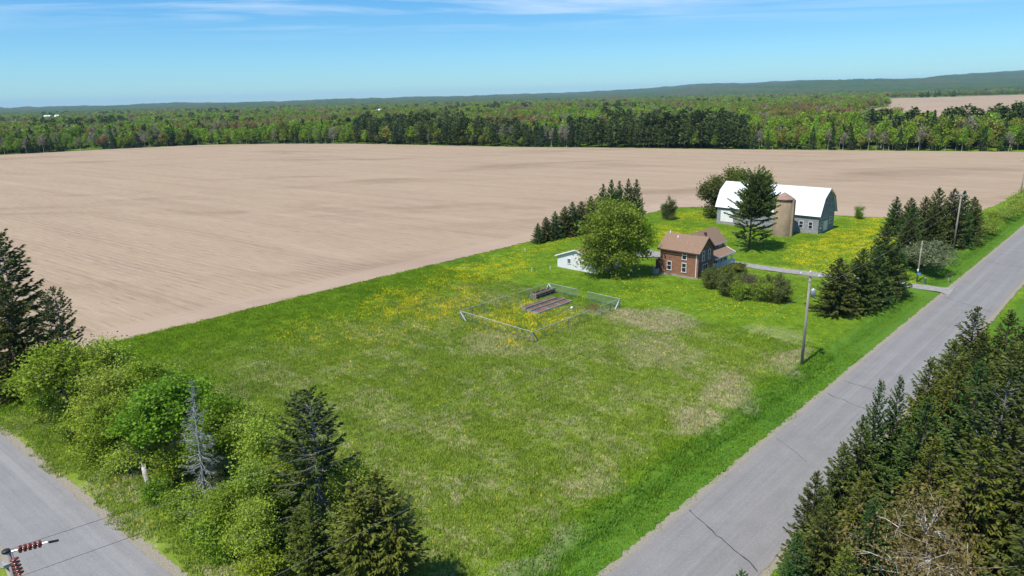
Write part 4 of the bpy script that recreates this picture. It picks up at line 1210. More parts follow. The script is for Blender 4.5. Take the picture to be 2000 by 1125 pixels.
PR['ragged'] = two('ragged', conifer(12, 3.4, 26, dz=.36, nb=7, step=.22, per=7, gap=.18, kl=.36, kw=.11, droop=.22, bare=.3, shape=.62, tops=2), MAT['bark_grey'], MAT['spruce'])
PR['bushy'] = two('bushy', conifer(11, 3.6, 27, dz=.30, nb=9, step=.21, per=6, droop=.34, tops=5, kl=.38, kw=.105, shape=.85, gap=.10, irr=.25), MAT['bark'], MAT['spruce_olive'])
PR['dead'] = two('dead', conifer(12, 2.3, 28, dz=.34, nb=6, step=.22, per=3, droop=.55, gap=.22, kl=.44, kw=.055, bare=.25, shape=.75), MAT['dead_wood'], MAT['dead_needle'])
PR['mid_spruce'] = two('mid_spruce', conifer(10, 4.2, 29, dz=.34, nb=9, step=.28, per=5, kl=.48, kw=.17, droop=.20, shape=.92), MAT['bark'], MAT['spruce'])
PR['mid_spruce_b'] = two('mid_spruce_b', conifer(10, 3.9, 30, dz=.34, nb=9, step=.28, per=5, kl=.48, kw=.17, droop=.16, shape=.95), MAT['bark'], MAT['spruce_green'])
PR['pine'] = two('pine', conifer(15.6, 5.6, 31, dz=.50, nb=9, step=.30, per=8, kl=.52, kw=.20, droop=.04, gap=.30, bare=.45, shape=.36, base=.12, tops=7, belly=.22, irr=.3), MAT['bark'], MAT['pine'])
PR['maple'] = two('maple', broadleaf(8, 3.2, 41, nclump=120, leaves=150, lsize=.23, spread=.55), MAT['bark_grey'], MAT['leaf_mid'])
PR['maple_b'] = two('maple_b', broadleaf(8, 3.0, 42, nclump=120, leaves=150, lsize=.24, spread=.5), MAT['bark_grey'], MAT['leaf_bright'])
PR['maple_c'] = two('maple_c', broadleaf(8, 2.8, 43, nclump=110, leaves=110, lsize=.21, spread=.62), MAT['bark_grey'], MAT['leaf_olive'])
PR['willow'] = two('willow', broadleaf(13.5, 6.6, 44, trunk=.12, nclump=330, leaves=95, lsize=.34, spread=.72, limbs=17, low=.04), MAT['bark'], MAT['leaf_big'])
PR['birch'] = two('birch', broadleaf(10, 3.6, 45, trunk=.2, nclump=90, leaves=95, lsize=.15, spread=.62, limbs=9, low=.3, tr=.014, twig=.016), MAT['bark_white'], MAT['leaf_brown'])
PR['shrub_a'] = two('shrub_a', broadleaf(2.5, 1.6, 46, shrub=True, nclump=40, leaves=90, lsize=.19, spread=.32, low=.1, twig=.01), MAT['bark_grey'], MAT['leaf_bright'])
PR['shrub_b'] = two('shrub_b', broadleaf(2.5, 1.7, 47, shrub=True, nclump=44, leaves=80, lsize=.17, spread=.36, low=.1, twig=.01), MAT['bark_grey'], MAT['leaf_mid'])
PR['shrub_c'] = two('shrub_c', broadleaf(2.5, 1.6, 48, shrub=True, nclump=40, leaves=60, lsize=.15, spread=.4, low=.1, twig=.012), MAT['bark_grey'], MAT['leaf_olive'])
PR['hedge'] = two('hedge', broadleaf(4, 3.0, 49, shrub=True, nclump=150, leaves=110, lsize=.20, spread=.38, low=.04, limbs=10), MAT['bark'], MAT['leaf_shrub'])
PR['lilac'] = two('lilac', broadleaf(4, 2.6, 50, shrub=True, nclump=110, leaves=100, lsize=.20, spread=.38, low=.06, limbs=8), MAT['bark'], MAT['leaf_lilac'])
PR['yew'] = two('yew', broadleaf(1.6, 1.6, 54, shrub=True, nclump=70, leaves=90, lsize=.16, spread=.22, low=.05, limbs=8, twig=.01), MAT['bark'], MAT['spruce_olive'])
PR['apple'] = two('apple', broadleaf(5, 4.2, 51, trunk=.2, nclump=160, leaves=90, lsize=.26, spread=.45, limbs=10, low=.14), MAT['bark'], MAT['leaf_blossom'])
PR['barn_tree'] = two('barn_tree', broadleaf(11, 4.6, 52, trunk=.18, nclump=150, leaves=70, lsize=.45, spread=.7, limbs=9, low=.08), MAT['bark'], MAT['leaf_yard'])
PR['barn_tree_b'] = two('barn_tree_b', broadleaf(11, 4.2, 53, trunk=.18, nclump=150, leaves=70, lsize=.45, spread=.7, limbs=9, low=.08), MAT['bark'], MAT['leaf_shrub'])
HP = dict(spruce_a=12, spruce_b=12, spruce_c=12, fir_a=12, fir_b=12, ragged=12, bushy=11, dead=12, mid_spruce=10, mid_spruce_b=10, pine=15.6, maple=8, maple_b=8, maple_c=8,
          willow=13.5, birch=10, shrub_a=2.5, shrub_b=2.5, shrub_c=2.5, hedge=4, lilac=4, apple=5, barn_tree=11, barn_tree_b=11, yew=1.6)
def P(name, key, u, v, h, label, cat='tree', group=None, wide=1.0, **kw):
    return plant(name, PR[key], u, v, h, HP[key], label, cat, group, wide, names=('stems', 'foliage') if cat in ('shrub', 'hedge') else ('trunk', 'crown'), **kw)

ORDV = ['first', 'second', 'third', 'fourth', 'fifth', 'sixth', 'seventh', 'eighth', 'ninth', 'tenth', 'eleventh', 'twelfth']
# left thicket
GL = 'trees of the left roadside thicket'
P('spruce_tree', 'ragged', 13.5, 95.5, 18.6, 'tallest dark spruce cut by the left picture edge', group=GL, wide=1.15)
P('spruce_tree', 'spruce_a', 12.6, 91.0, 13.5, 'dark spruce low at the left edge in front of the tallest one', group=GL, wide=1.2)
P('spruce_tree', 'ragged', 16.8, 88.5, 12.6, 'thin dark spruce against the soil right of the tallest left spruce', group=GL, wide=.95)
P('leafy_tree', 'maple', 14.5, 80.5, 8.0, 'wide yellow green leafy tree below the left spruces', group=GL, wide=1.25)
P('leafy_tree', 'maple_c', 18.6, 80.8, 7.4, 'airy leafy tree at the field corner, right of the left spruces', group=GL, wide=1.05)
P('leafy_tree', 'maple_c', 16.4, 73.0, 6.6, 'olive leafy tree between the left pair and the bright green tree', group=GL, wide=1.25)
P('leafy_tree', 'maple_b', 18.4, 61.5, 8.2, 'brightest green leafy tree behind the grey dead spruce', group=GL, wide=1.28)
P('leafy_tree', 'maple_b', 21.0, 57.0, 7.0, 'bright green leafy tree just right of the grey dead spruce top', group=GL, wide=.9)
P('leafy_tree', 'maple', 20.6, 65.4, 6.4, 'yellow green leafy tree on the meadow side left of the brightest tree', group=GL, wide=1.05)
P('leafy_tree', 'maple', 22.6, 47.4, 6.0, 'yellow green leafy tree on the meadow side of the double topped spruce', group=GL, wide=1.0)
P('dead_spruce', 'dead', 17.6, 53.6, 10.6, 'grey dead spruce with drooping bare branches', 'tree', GL, wide=1.0, tilt=math.radians(-3))
P('leafy_tree', 'maple_c', 21.8, 50.8, 6.6, 'thin olive leafy tree right of the grey dead spruce', group=GL, wide=.95)
P('leafy_tree', 'maple_c', 19.0, 46.4, 5.6, 'low olive leafy tree in front of the double topped spruce', group=GL, wide=1.0)
P('spruce_tree', 'ragged', 21.6, 41.6, 12.4, 'ragged spruce with two tops in the lower left thicket', group=GL, wide=1.2, rz=.4)
P('spruce_tree', 'bushy', 20.6, 32.4, 10.0, 'broad bushy olive spruce at the bottom picture edge', group=GL, wide=1.3)
P('spruce_tree', 'bushy', 18.0, 36.0, 7.6, 'smaller bushy spruce left of the broad one at the bottom', group=GL, wide=1.1)
P('leafy_tree', 'maple_c', 16.8, 42.4, 5.0, 'small thin tree at the bottom edge beside the left road', group=GL, wide=1.0)
# shrubs along the left road
GS = 'shrubs along the left road'
SH = [(12.8, 86.0, 2.2, 'shrub_a', 'bright low shrub under the left edge spruces'), (13.6, 78.0, 2.4, 'shrub_a', 'bright shrub under the wide yellow green tree'),
      (13.0, 74.5, 2.2, 'shrub_b', 'leafy shrub right below the wide yellow green tree'), (14.6, 70.5, 3.0, 'shrub_c', 'olive shrub between road and the olive leafy tree'),
      (14.2, 66.6, 2.2, 'shrub_b', 'leafy shrub by the road left of the pale stump'), (15.4, 63.2, 2.8, 'shrub_c', 'dull shrub at the foot of the brightest leafy tree'),
      (16.6, 67.5, 4.0, 'shrub_b', 'tall shrub left of the brightest leafy tree'), (15.0, 56.5, 2.0, 'shrub_a', 'bright low shrub just right of the pale stump'),
      (15.6, 51.6, 1.8, 'shrub_c', 'dull shrub under the grey dead spruce'), (15.8, 48.6, 2.0, 'shrub_a', 'bright low shrub by the road below the dead spruce'),
      (17.6, 44.6, 2.4, 'shrub_a', 'bright green shrub at the foot of the low olive tree'), (15.6, 45.2, 1.7, 'shrub_a', 'small bright shrub nearest the bottom of the left road'),
      (20.0, 70.0, 3.6, 'shrub_c', 'olive shrub on the meadow side left of the brightest tree'), (20.4, 48.4, 3.4, 'shrub_b', 'tall shrub between dead spruce and double topped spruce'),
      (23.2, 46.0, 3.4, 'shrub_c', 'airy shrub on the meadow side beside the double topped spruce'), (19.6, 38.6, 3.4, 'shrub_c', 'dull shrub between the ragged and the bushy spruces'),
      (16.0, 40.0, 2.4, 'shrub_b', 'leafy shrub at the bottom edge left of the bushy spruces'), (22.6, 36.6, 2.8, 'shrub_c', 'dull shrub on the meadow side behind the bushy spruce'),
      (19.8, 76.0, 3.4, 'shrub_b', 'leafy shrub on the meadow side below the field corner tree'), (17.2, 58.4, 2.8, 'shrub_b', 'leafy shrub between the pale stump and dead spruce')]
for (u, v, h, k, lab) in SH: P('shrub', k, u, v, h, lab, 'shrub', GS, wide=1.1)
rg = random.Random(15)
for k, nth in enumerate(ORDV):
    v = 85.0 - k * 3.5
    if 56.5 < v < 61: continue
    P('bush', ('shrub_a', 'shrub_b', 'shrub_c', 'shrub_b')[k % 4], side_edge(v) + 3.9 + rg.uniform(-.4, .7), v + rg.uniform(-.6, .6), rg.uniform(1.5, 2.7), 'low leafy bush of the front row along the left road, %s from left' % nth, 'shrub', 'front row of bushes along the left road', wide=1.2)
for (u, v, h, k, wd, lab) in ((20.6, 74.4, 6.4, 'maple', 1.1, 'yellow green leafy tree on the meadow side below the field corner'), (15.6, 67.6, 5.6, 'maple', 1.15, 'yellow green leafy tree on the road side left of the pale stump'),
                              (22.6, 54.0, 6.4, 'maple_c', 1.1, 'thin leafy tree on the meadow side right behind the dead spruce'), (17.2, 46.8, 4.6, 'maple', 1.1, 'low yellow green tree on the road side right of the dead spruce'),
                              (19.4, 56.6, 6.0, 'maple', 1.0, 'yellow green leafy tree close behind the lower dead spruce'), (23.6, 40.0, 6.0, 'maple_c', 1.0, 'airy olive tree on the meadow side of the bushy spruces')):
    P('leafy_tree', k, u, v, h, lab, group=GL, wide=wd)
stp = thing('tree_stump', 'pale broken tree stump under the brightest leafy tree', 'stump', W(15.2, 59.6, gz(15.2, 59.6)), 0)
rg = np.random.default_rng(3)
m_ = MB().tube([(0, 0, -.2), (.02, .02, .5), (-.12, .05, 1.3), (-.22, .08, 1.9)], [.34, .26, .24, .16], 9)
part('bole', m_, MAT['bark_white'], stp, True)
part('splinter', MB().tube([(-.2, .05, 1.7), (-.32, .1, 2.5)], [.12, .02], 5).tube([(-.1, .1, 1.6), (-.05, .2, 2.2)], [.1, .02], 5), MAT['bark_white'], stp)

# right spruce belt beside the main road
GR = 'trees of the right roadside belt'
RT = [(51.4, 13.0, 11.0, 'fir_b', .62, 'narrow pointed spruce on the road side, left of two slim tips'), (53.2, 12.2, 11.0, 'fir_b', .60, 'narrow pointed spruce, right of two slim tips by the road'),
      (50.0, 9.6, 10.6, 'fir_a', .95, 'dense deep green fir in the middle of the right belt'), (47.6, 12.8, 9.6, 'spruce_a', .85, 'dark spruce edging the road before the two slim tips'),
      (44.4, 12.9, 8.8, 'spruce_b', .95, 'spruce reaching over the road edge, midway down the belt'), (68.4, 10.6, 13.2, 'spruce_a', .95, 'farthest tall spruce at the upper end of the right belt'),
      (68.8, 8.2, 13.2, 'spruce_b', 1.0, 'tall spruce right beside the farthest one of the belt'), (64.2, 6.6, 13.4, 'spruce_a', 1.0, 'tall spruce near the right edge at the upper belt end'),
      (63.6, 11.0, 11.6, 'spruce_c', .95, 'olive spruce by the road below the farthest tall one'), (60.4, 8.6, 12.4, 'spruce_b', .95, 'dark spruce second row below the farthest tall pair'),
      (59.2, 11.6, 10.6, 'spruce_c', .85, 'olive spruce by the road, upper middle of the belt'), (56.4, 9.2, 11.8, 'spruce_c', .9, 'yellowish spruce right of the two slim tips'),
      (55.6, 5.4, 14.0, 'spruce_a', 1.0, 'large dark spruce at the right edge, upper middle'), (52.6, 7.4, 12.8, 'fir_a', .85, 'deep green fir behind the dense middle fir'),
      (48.0, 5.2, 14.2, 'ragged', .95, 'gaunt spruce with bare grey limbs at the right edge'), (46.0, 8.2, 9.8, 'spruce_c', .95, 'yellowish spruce under the dense middle fir'),
      (43.6, 2.6, 14.6, 'spruce_b', 1.0, 'tall dark spruce lower at the right picture edge'), (41.2, 10.6, 8.8, 'spruce_c', .9, 'olive spruce by the road in the lower belt'),
      (38.0, 11.6, 8.2, 'spruce_a', .9, 'dark spruce by the road in the lower belt'), (37.4, 9.0, 9.2, 'fir_a', .85, 'bluish green fir left of the bare birch'),
      (35.4, 12.2, 7.4, 'fir_b', .95, 'small fir beside the road near the bottom edge'), (33.4, 11.8, 6.6, 'fir_a', .95, 'lowest small fir at the bottom edge by the road'),
      (34.0, 9.2, 8.0, 'spruce_c', .95, 'olive spruce at the bottom edge left of the birch'), (33.6, 7.2, 6.6, 'spruce_b', .9, 'dark spruce at the bottom edge under the birch'),
      (41.6, 7.4, 8.4, 'spruce_b', .9, 'dark spruce just above the bare birch'), (37.0, 1.6, 12.0, 'spruce_a', 1.0, 'dark spruce in the bottom right corner'),
      (40.4, 0.2, 14.0, 'spruce_b', 1.0, 'shaded spruce behind the others at right edge'), (31.6, 10.4, 6.8, 'spruce_a', 1.0, 'half cut dark spruce at the bottom edge by the road'),
      (31.0, 13.4, 6.6, 'fir_b', 1.1, 'foremost fir overhanging the road at the bottom edge'), (40.6, 13.2, 8.4, 'spruce_b', .9, 'dark spruce hanging over the road edge, lower middle'),
      (43.0, 5.2, 12.0, 'spruce_c', .95, 'olive spruce in the second row beside the gaunt one'), (58.0, 6.4, 12.8, 'spruce_b', 1.0, 'dark spruce inside the upper belt, behind the roadside olives'),
      (61.6, 3.8, 13.6, 'spruce_c', 1.0, 'olive spruce at the right edge in the upper belt'), (52.4, 3.0, 14.4, 'spruce_c', 1.0, 'olive spruce at the right edge above the gaunt one')]
for (u, v, h, k, wd, lab) in RT: P('spruce_tree' if 'fir' not in k else 'fir_tree', k, u, v, h * (1.02 if u > 62 else 1.1), lab, group=GR, wide=wd * 1.02)
P('birch_tree', 'birch', 37.6, 6.4, 11.2, 'white limbed birch with thin brown leaves in the right foreground', group=GR, wide=1.0)
P('birch_tree', 'birch', 34.6, 4.4, 7.4, 'small white limbed birch in the bottom right corner', group=GR, wide=.9)

# yard trees
P('pine_tree', 'pine', 134.1, 61.9, 15.8, 'tall airy pine between the farmhouse and the silo', wide=1.0)
P('leafy_tree', 'willow', 98.8, 71.4, 13.2, 'large round leafy tree beside the white garage', wide=.96)
P('leafy_tree', 'maple_b', 101.5, 68.8, 10.5, 'brighter green leafy tree leaning out of the large round one', wide=.95)
GD_ = 'spruces along the driveway entrance'
for (u, v, h, k, wd, lab) in ((101.5, 33.0, 8.6, 'mid_spruce', 1.15, 'broad dark spruce nearest the transformer pole'), (105.4, 31.2, 9.6, 'mid_spruce', .95, 'dark spruce second from the transformer pole'),
                              (109.6, 30.4, 9.4, 'mid_spruce_b', .95, 'dark spruce third from the transformer pole'), (113.6, 30.8, 12.0, 'mid_spruce', .78, 'slender tallest spruce of the driveway row'),
                              (116.6, 29.6, 8.6, 'mid_spruce_b', .95, 'dark spruce of the row nearest the driveway')):
    P('spruce_tree', k, u, v, h, lab, group=GD_, wide=wd)
GB = 'spruces at the field side of the road'
for (u, v, h, k, wd, lab) in ((166, 43.6, 8.8, 'mid_spruce_b', .85, 'leftmost of the two separate spruces at the field edge'), (167, 41.0, 8.6, 'mid_spruce', .9, 'right one of the two separate spruces at the field edge'),
                              (139, 33.8, 9.6, 'mid_spruce', .85, 'dark spruce rising behind the pale blossoming apple tree'), (148, 35.8, 10.2, 'mid_spruce_b', .85, 'spruce left in the dense clump behind the apple tree'),
                              (152, 34.8, 11.2, 'mid_spruce', .8, 'spruce in the middle of the dense clump behind the apple tree'), (154, 33.2, 12.8, 'mid_spruce', .75, 'highest spruce of the dense clump behind the apple tree'),
                              (149, 32.4, 9.8, 'mid_spruce', .85, 'front spruce of the dense clump behind the apple tree'), (160, 31.8, 12.2, 'mid_spruce', .75, 'dark spruce directly behind the crossarm pole'),
                              (163, 30.6, 11.4, 'mid_spruce_b', .8, 'spruce just right of the crossarm pole'), (168, 29.6, 9.8, 'mid_spruce', .9, 'rightmost spruce of the clump before the roadside brush')):
    P('spruce_tree', k, u, v, h, lab, group=GB, wide=wd)
P('apple_tree', 'apple', 136.2, 29.8, 5.4, 'round apple tree in pale blossom by the service pole', wide=1.0)
GH = 'shrubs of the hedge in front of the farmhouse'
for (u, v, h, k, wd, lab) in ((102.6, 53.2, 3.6, 'hedge', .72, 'dark hedge shrub nearest the farmhouse corner'), (100.6, 49.2, 3.6, 'hedge', .78, 'dark hedge shrub second from the farmhouse corner'),
                              (102.6, 46.8, 3.2, 'lilac', .85, 'purplish grey hedge shrub in the middle'), (100.4, 43.6, 3.0, 'shrub_b', .95, 'greener hedge shrub right of the middle'),
                              (102.2, 41.8, 3.6, 'hedge', .82, 'large dark hedge shrub nearest the transformer pole'), (105.0, 48.8, 3.2, 'hedge', .7, 'dark hedge shrub at the rear near the porch steps'),
                              (106.8, 43.6, 3.0, 'hedge', .7, 'dark hedge shrub at the rear on the road side'),
                              (103.8, 44.4, 3.3, 'hedge', .8, 'dark hedge shrub filling the middle behind the greener one'), (99.0, 46.4, 2.6, 'shrub_b', 1.0, 'green low shrub in front of the middle of the hedge')):
    P('shrub', k, u, v, h, lab, 'shrub', GH, wide=wd)
for k, (u, v) in enumerate(((107.0, 56.3), (109.2, 55.9), (111.4, 55.6), (113.6, 55.4), (115.8, 55.2))):
    P('shrub', 'yew', u, v, 1.5, ('clipped low green shrub at the foot of the porch, ' + ('nearest the house corner', 'second from the house corner', 'in the middle', 'second from the steps', 'nearest the steps')[k]), 'shrub', 'low shrubs along the porch', wide=.95)
GF = 'spruce row along the ploughed field'
ROW = [(112.0, 101.2, 4.6), (115.0, 101.4, 5.6), (118.0, 101.3, 6.4), (121.2, 101.0, 7.2), (124.4, 101.4, 7.8), (127.6, 101.2, 7.6), (131.0, 101.0, 8.4), (134.2, 101.2, 8.0), (138, 101.0, 7.8), (141.4, 101.0, 8.2)]
ORD = ['first', 'second', 'third', 'fourth', 'fifth', 'sixth', 'seventh', 'eighth', 'ninth', 'tenth']
for k, (u, v, h) in enumerate(ROW):
    P('spruce_tree', ('mid_spruce_b', 'mid_spruce')[k % 2], u, v, h, 'dark spruce beside the ploughed field, %s from the left end of the row' % ORD[k], group=GF, wide=1.02)
for k, (u, v, h) in enumerate(((128.5, 95.5, 12.0), (131, 95.0, 12.8), (133.6, 94.6, 12.2), (136.4, 94.0, 12.4), (139, 93.4, 12.0))):
    P('spruce_tree', 'mid_spruce_b', u, v, h, 'slim tall spruce behind the large leafy tree, %s from left' % ORD[k], group='tall spruces behind the large leafy tree', wide=.62)
P('cedar_tree', 'mid_spruce_b', 144.6, 97.2, 6.2, 'slim dark columnar cedar right of the spruce row', wide=.5)
P('shrub', 'apple', 141.5, 96.0, 4.6, 'pale leafy shrub right behind the large leafy tree', 'shrub', wide=.7)
P('leafy_tree', 'hedge', 155, 94.0, 5.4, 'small round dark tree alone in the yellow lawn left of the barn', wide=.5)
P('leafy_tree', 'barn_tree_b', 163.5, 86.5, 10.2, 'left leafy tree at the rear corner of the barn', wide=.9)
P('leafy_tree', 'barn_tree', 170, 84.5, 11.6, 'leafy tree rising behind the left end of the barn roof', wide=.95)
P('leafy_tree', 'barn_tree', 172, 77.5, 11.0, 'leafy tree behind the barn roof beside the pine top', wide=.85)
P('sapling', 'shrub_a', 184.2, 56.6, 3.2, 'young bright green sapling at the field edge right of the barn', wide=.62)
P('sapling', 'shrub_c', 186.5, 50.0, 2.0, 'tiny thin sapling at the field edge left of the two spruces', wide=.5)
ORDS = ORD + ['eleventh', 'twelfth', 'thirteenth', 'fourteenth', 'fifteenth', 'sixteenth']
GX = 'brush along the road beyond the spruces'
rg = random.Random(8)
for k in range(16):
    u = 176 + k * 4.6; v = 29.6 + rg.uniform(-1.2, 1.6)
    P('shrub', ('shrub_c', 'shrub_b', 'shrub_c')[k % 3], u, v, rg.uniform(2.2, 3.6), '%s scrubby shrub beyond the spruces between the road and the ploughed field' % ORDS[k], 'shrub', GX, wide=1.15)

# ---------------------------------------------------------------- forest beyond the field
KINDS = ['pine', 'spruce', 'green', 'mid', 'olive', 'red', 'grey']
FAR = {}
for k, kd in enumerate(KINDS):
    for s_ in range(2):
        if kd == 'pine': g = conifer(16, 3.0, 60 + s_, dz=1.0, nb=6, step=.8, kl=1.5, kw=.75, base=.22, droop=.05, gap=.12, per=3, shape=.42, bare=.3)
        elif kd == 'spruce': g = conifer(14, 2.3, 64 + s_, dz=.8, nb=7, step=.6, kl=1.15, kw=.5, base=.03, droop=.2, per=3, shape=.85)
        elif kd in ('grey', 'red'): g = broadleaf(15, 3.2, 70 + k * 3 + s_, trunk=.3, nclump=46, leaves=13, lsize=.75, spread=.75, limbs=6, low=.25, tr=.011, twig=.05)
        else: g = broadleaf(15, 3.3, 70 + k * 3 + s_, trunk=.25, nclump=50, leaves=20, lsize=.85, spread=.75, limbs=6, low=.16, tr=.010, twig=.04)
        FAR[kd, s_] = one('far_%s_tree' % kd, g, MAT['bark_white'] if kd in ('grey', 'green') else MAT['bark_grey'] if kd not in ('pine', 'spruce') else MAT['bark'], MAT['far_' + kd])
PH = dict(pine=16, spruce=14, green=15, mid=15, olive=15, red=15, grey=15)

rg = np.random.default_rng(77)
EDGE = [np.array(p, float) for p in FAR_EDGE]
seg = [np.linalg.norm(b - a) for a, b in zip(EDGE[:-1], EDGE[1:])]
cum = np.concatenate([[0], np.cumsum(seg)])
def edge_at(s):
    i = int(np.clip(np.searchsorted(cum, s) - 1, 0, len(seg) - 1)); t_ = (s - cum[i]) / seg[i]
    d = (EDGE[i + 1] - EDGE[i]) / seg[i]
    return EDGE[i] + d * (s - cum[i]), np.array([d[1], -d[0]]) if np.dot(np.array([d[1], -d[0]]), EDGE[i]) > 0 else np.array([-d[1], d[0]])
def px_of(x, y):                                       # heading as a picture column, for choosing species by stand
    return 1000 + 1333 * x / (y * math.cos(PITCH) + H * math.sin(PITCH))
def stand(x, y, depth, r):
    """species from where the tree stands along the wood's edge"""
    c = px_of(x, y); n = float(snoise(np.array(x), np.array(y), 31, 7, .02)); q = r.random()
    if depth < 70:
        if 1035 < c < 1135 and depth < 22: return 'spruce' if q < .85 else 'grey'
        if 950 < c < 1035 and depth < 45: return 'pine' if q < .55 else ('grey' if q < .7 else 'mid')
        if 1120 < c < 1460: return 'pine' if q < .86 else 'spruce' if q < .90 else 'mid' if q < .96 else 'grey'
        if 700 < c < 960: return ('olive' if q < .22 else 'green' if q < .40 else 'pine' if q < .92 else 'grey') if depth < 9 else ('pine' if q < .85 else 'mid')
        if 1700 < c and depth > 38: return 'pine' if q < .85 else 'spruce'
        if 1460 <= c: return 'green' if q < .36 else 'olive' if q < .58 else 'grey' if q < .72 else 'spruce' if q < .84 else 'mid'
        if c < 320: return 'mid' if q < .36 else 'green' if q < .55 else 'grey' if q < .74 else 'red' if q < .82 else 'spruce'
        return 'mid' if q < .4 else 'green' if q < .74 else 'olive' if q < .85 else 'spruce' if q < .93 else 'grey'
    if n > 1.15: return 'red' if q < .55 else 'grey' if q < .75 else 'olive'
    if n > .35: return 'olive' if q < .45 else 'red' if q < .62 else 'grey' if q < .74 else 'mid'
    if n > -.9: return 'green' if q < .42 else 'mid' if q < .62 else 'olive' if q < .84 else 'grey' if q < .95 else 'red'
    return 'green' if q < .25 else 'mid' if q < .5 else 'spruce' if q < .7 else 'pine' if q < .85 else 'grey'

WORD = dict(pine='dark pine', spruce='dark pointed spruce', green='fresh green leafy tree', mid='mid green leafy tree', olive='olive leafy tree', red='reddish budding tree', grey='bare greyish tree')
def sector(c):
    for lim, w_ in ((150, 'at the far left end of the wood'), (400, 'at the wood edge left of the rise'), (700, 'at the wood edge left of the pines'),
                    (830, 'at the left end of the pine stand'), (960, 'in the left half of the pine stand'), (1140, 'around the far spruce clump'), (1220, 'in the pine stand beside the spruces'), (1300, 'in the pine stand left of the barn'),
                    (1460, 'in the pine stand above the barn'), (1700, 'at the wood edge right of the pines'), (9999, 'at the far right end of the wood')):
        if c < lim: return w_
r_ = random.Random(12)
used = []; edge_trees = []
for row, (d0, n, s0, s1) in enumerate(((2.5, 176, 95, cum[-1] - 75), (7.5, 110, 97, cum[-1] - 77))):
    for k in range(n):
        s = s0 + (s1 - s0) * (k + r_.uniform(-.35, .35)) / n
        p, nn = edge_at(s); dp = d0 + r_.uniform(-1.5, 2.2)
        p = p + nn * dp
        kd = stand(p[0], p[1], dp, r_)
        hh = {'pine': 14.6, 'spruce': 12.5, 'grey': 12.0}.get(kd, 11.8) * r_.uniform(.72, 1.12) * (1.12 if row else 1.0)
        if row == 0 and kd in ('green', 'mid', 'olive') : hh *= r_.uniform(.55, 1.1)
        o = link('%s_tree' % dict(pine='pine', spruce='spruce', green='leafy', mid='leafy', olive='leafy', red='budding', grey='bare')[kd], FAR[kd, r_.randrange(2)], None, (p[0], p[1], -.1))
        sc = hh / PH[kd]; wd = r_.uniform(.85, 1.2)
        o.scale = (sc * wd, sc * wd, sc); o.rotation_euler = (0, 0, r_.uniform(0, 6.28))
        w_ = sector(px_of(*p))
        o['kd'] = kd; o['sector'] = w_; edge_trees.append(o)
        used.append(p)
ORDW = ['first', 'second', 'third', 'fourth', 'fifth', 'sixth', 'seventh', 'eighth', 'ninth', 'tenth', 'eleventh', 'twelfth', 'thirteenth', 'fourteenth', 'fifteenth', 'sixteenth', 'seventeenth', 'eighteenth', 'nineteenth', 'twentieth']
byl = {}
for o in edge_trees: byl.setdefault((o['kd'], o['sector']), []).append(o)
for (kd, w_), obs in byl.items():
    obs.sort(key=lambda o: o.location.x / o.location.y)
    for k, o in enumerate(obs):
        lab = '%s %s' % (WORD[kd], w_) if not 1 < len(obs) <= 20 else '%s, %s from left, %s' % (WORD[kd], ORDW[k], w_)
        tag(o, lab, 'tree', '%ss %s' % (WORD[kd], w_))
        del o['kd']; del o['sector']
used = np.array(used)

def instancer(name, pts, rotz, scl, idx, meshes, kind='stuff'):
    """points carrying rotation, scale and a choice of mesh, filled by geometry nodes"""
    me = bpy.data.meshes.new(name)
    me.vertices.add(len(pts)); me.vertices.foreach_set('co', np.asarray(pts, np.float32).ravel())
    for nm, typ, arr in (('rz', 'FLOAT', rotz), ('sc', 'FLOAT_VECTOR', scl), ('pick', 'INT', idx)):
        a = me.attributes.new(nm, typ, 'POINT')
        a.data.foreach_set('vector' if typ == 'FLOAT_VECTOR' else 'value', np.asarray(arr, np.int32 if typ == 'INT' else np.float32).ravel())
    col = bpy.data.collections.new(name + '_kinds')
    for i, m_ in enumerate(meshes):
        ob = bpy.data.objects.new('%s_%02d' % (name, i), m_); col.objects.link(ob)
    o = link(name, me); o['kind'] = kind
    ng = bpy.data.node_groups.new(name, 'GeometryNodeTree')
    ng.interface.new_socket('Geometry', in_out='INPUT', socket_type='NodeSocketGeometry')
    ng.interface.new_socket('Geometry', in_out='OUTPUT', socket_type='NodeSocketGeometry')
    N, L = ng.nodes, ng.links
    gi, go = N.new('NodeGroupInput'), N.new('NodeGroupOutput')
    ci = N.new('GeometryNodeCollectionInfo'); ci.inputs['Collection'].default_value = col
    ci.inputs['Separate Children'].default_value = True; ci.inputs['Reset Children'].default_value = True
    ip = N.new('GeometryNodeInstanceOnPoints'); ip.inputs['Pick Instance'].default_value = True
    def attr(nm, dt):
        n = N.new('GeometryNodeInputNamedAttribute'); n.data_type = dt; n.inputs['Name'].default_value = nm
        return n.outputs['Attribute']
    cx = N.new('ShaderNodeCombineXYZ'); L.new(attr('rz', 'FLOAT'), cx.inputs[2])
    L.new(gi.outputs[0], ip.inputs['Points']); L.new(ci.outputs[0], ip.inputs['Instance'])
    L.new(attr('pick', 'INT'), ip.inputs['Instance Index'])
    L.new(cx.outputs[0], ip.inputs['Rotation']); L.new(attr('sc', 'FLOAT_VECTOR'), ip.inputs['Scale'])
    L.new(ip.outputs[0], go.inputs[0])
    md = o.modifiers.new('scatter', 'NODES'); md.node_group = ng
    return o

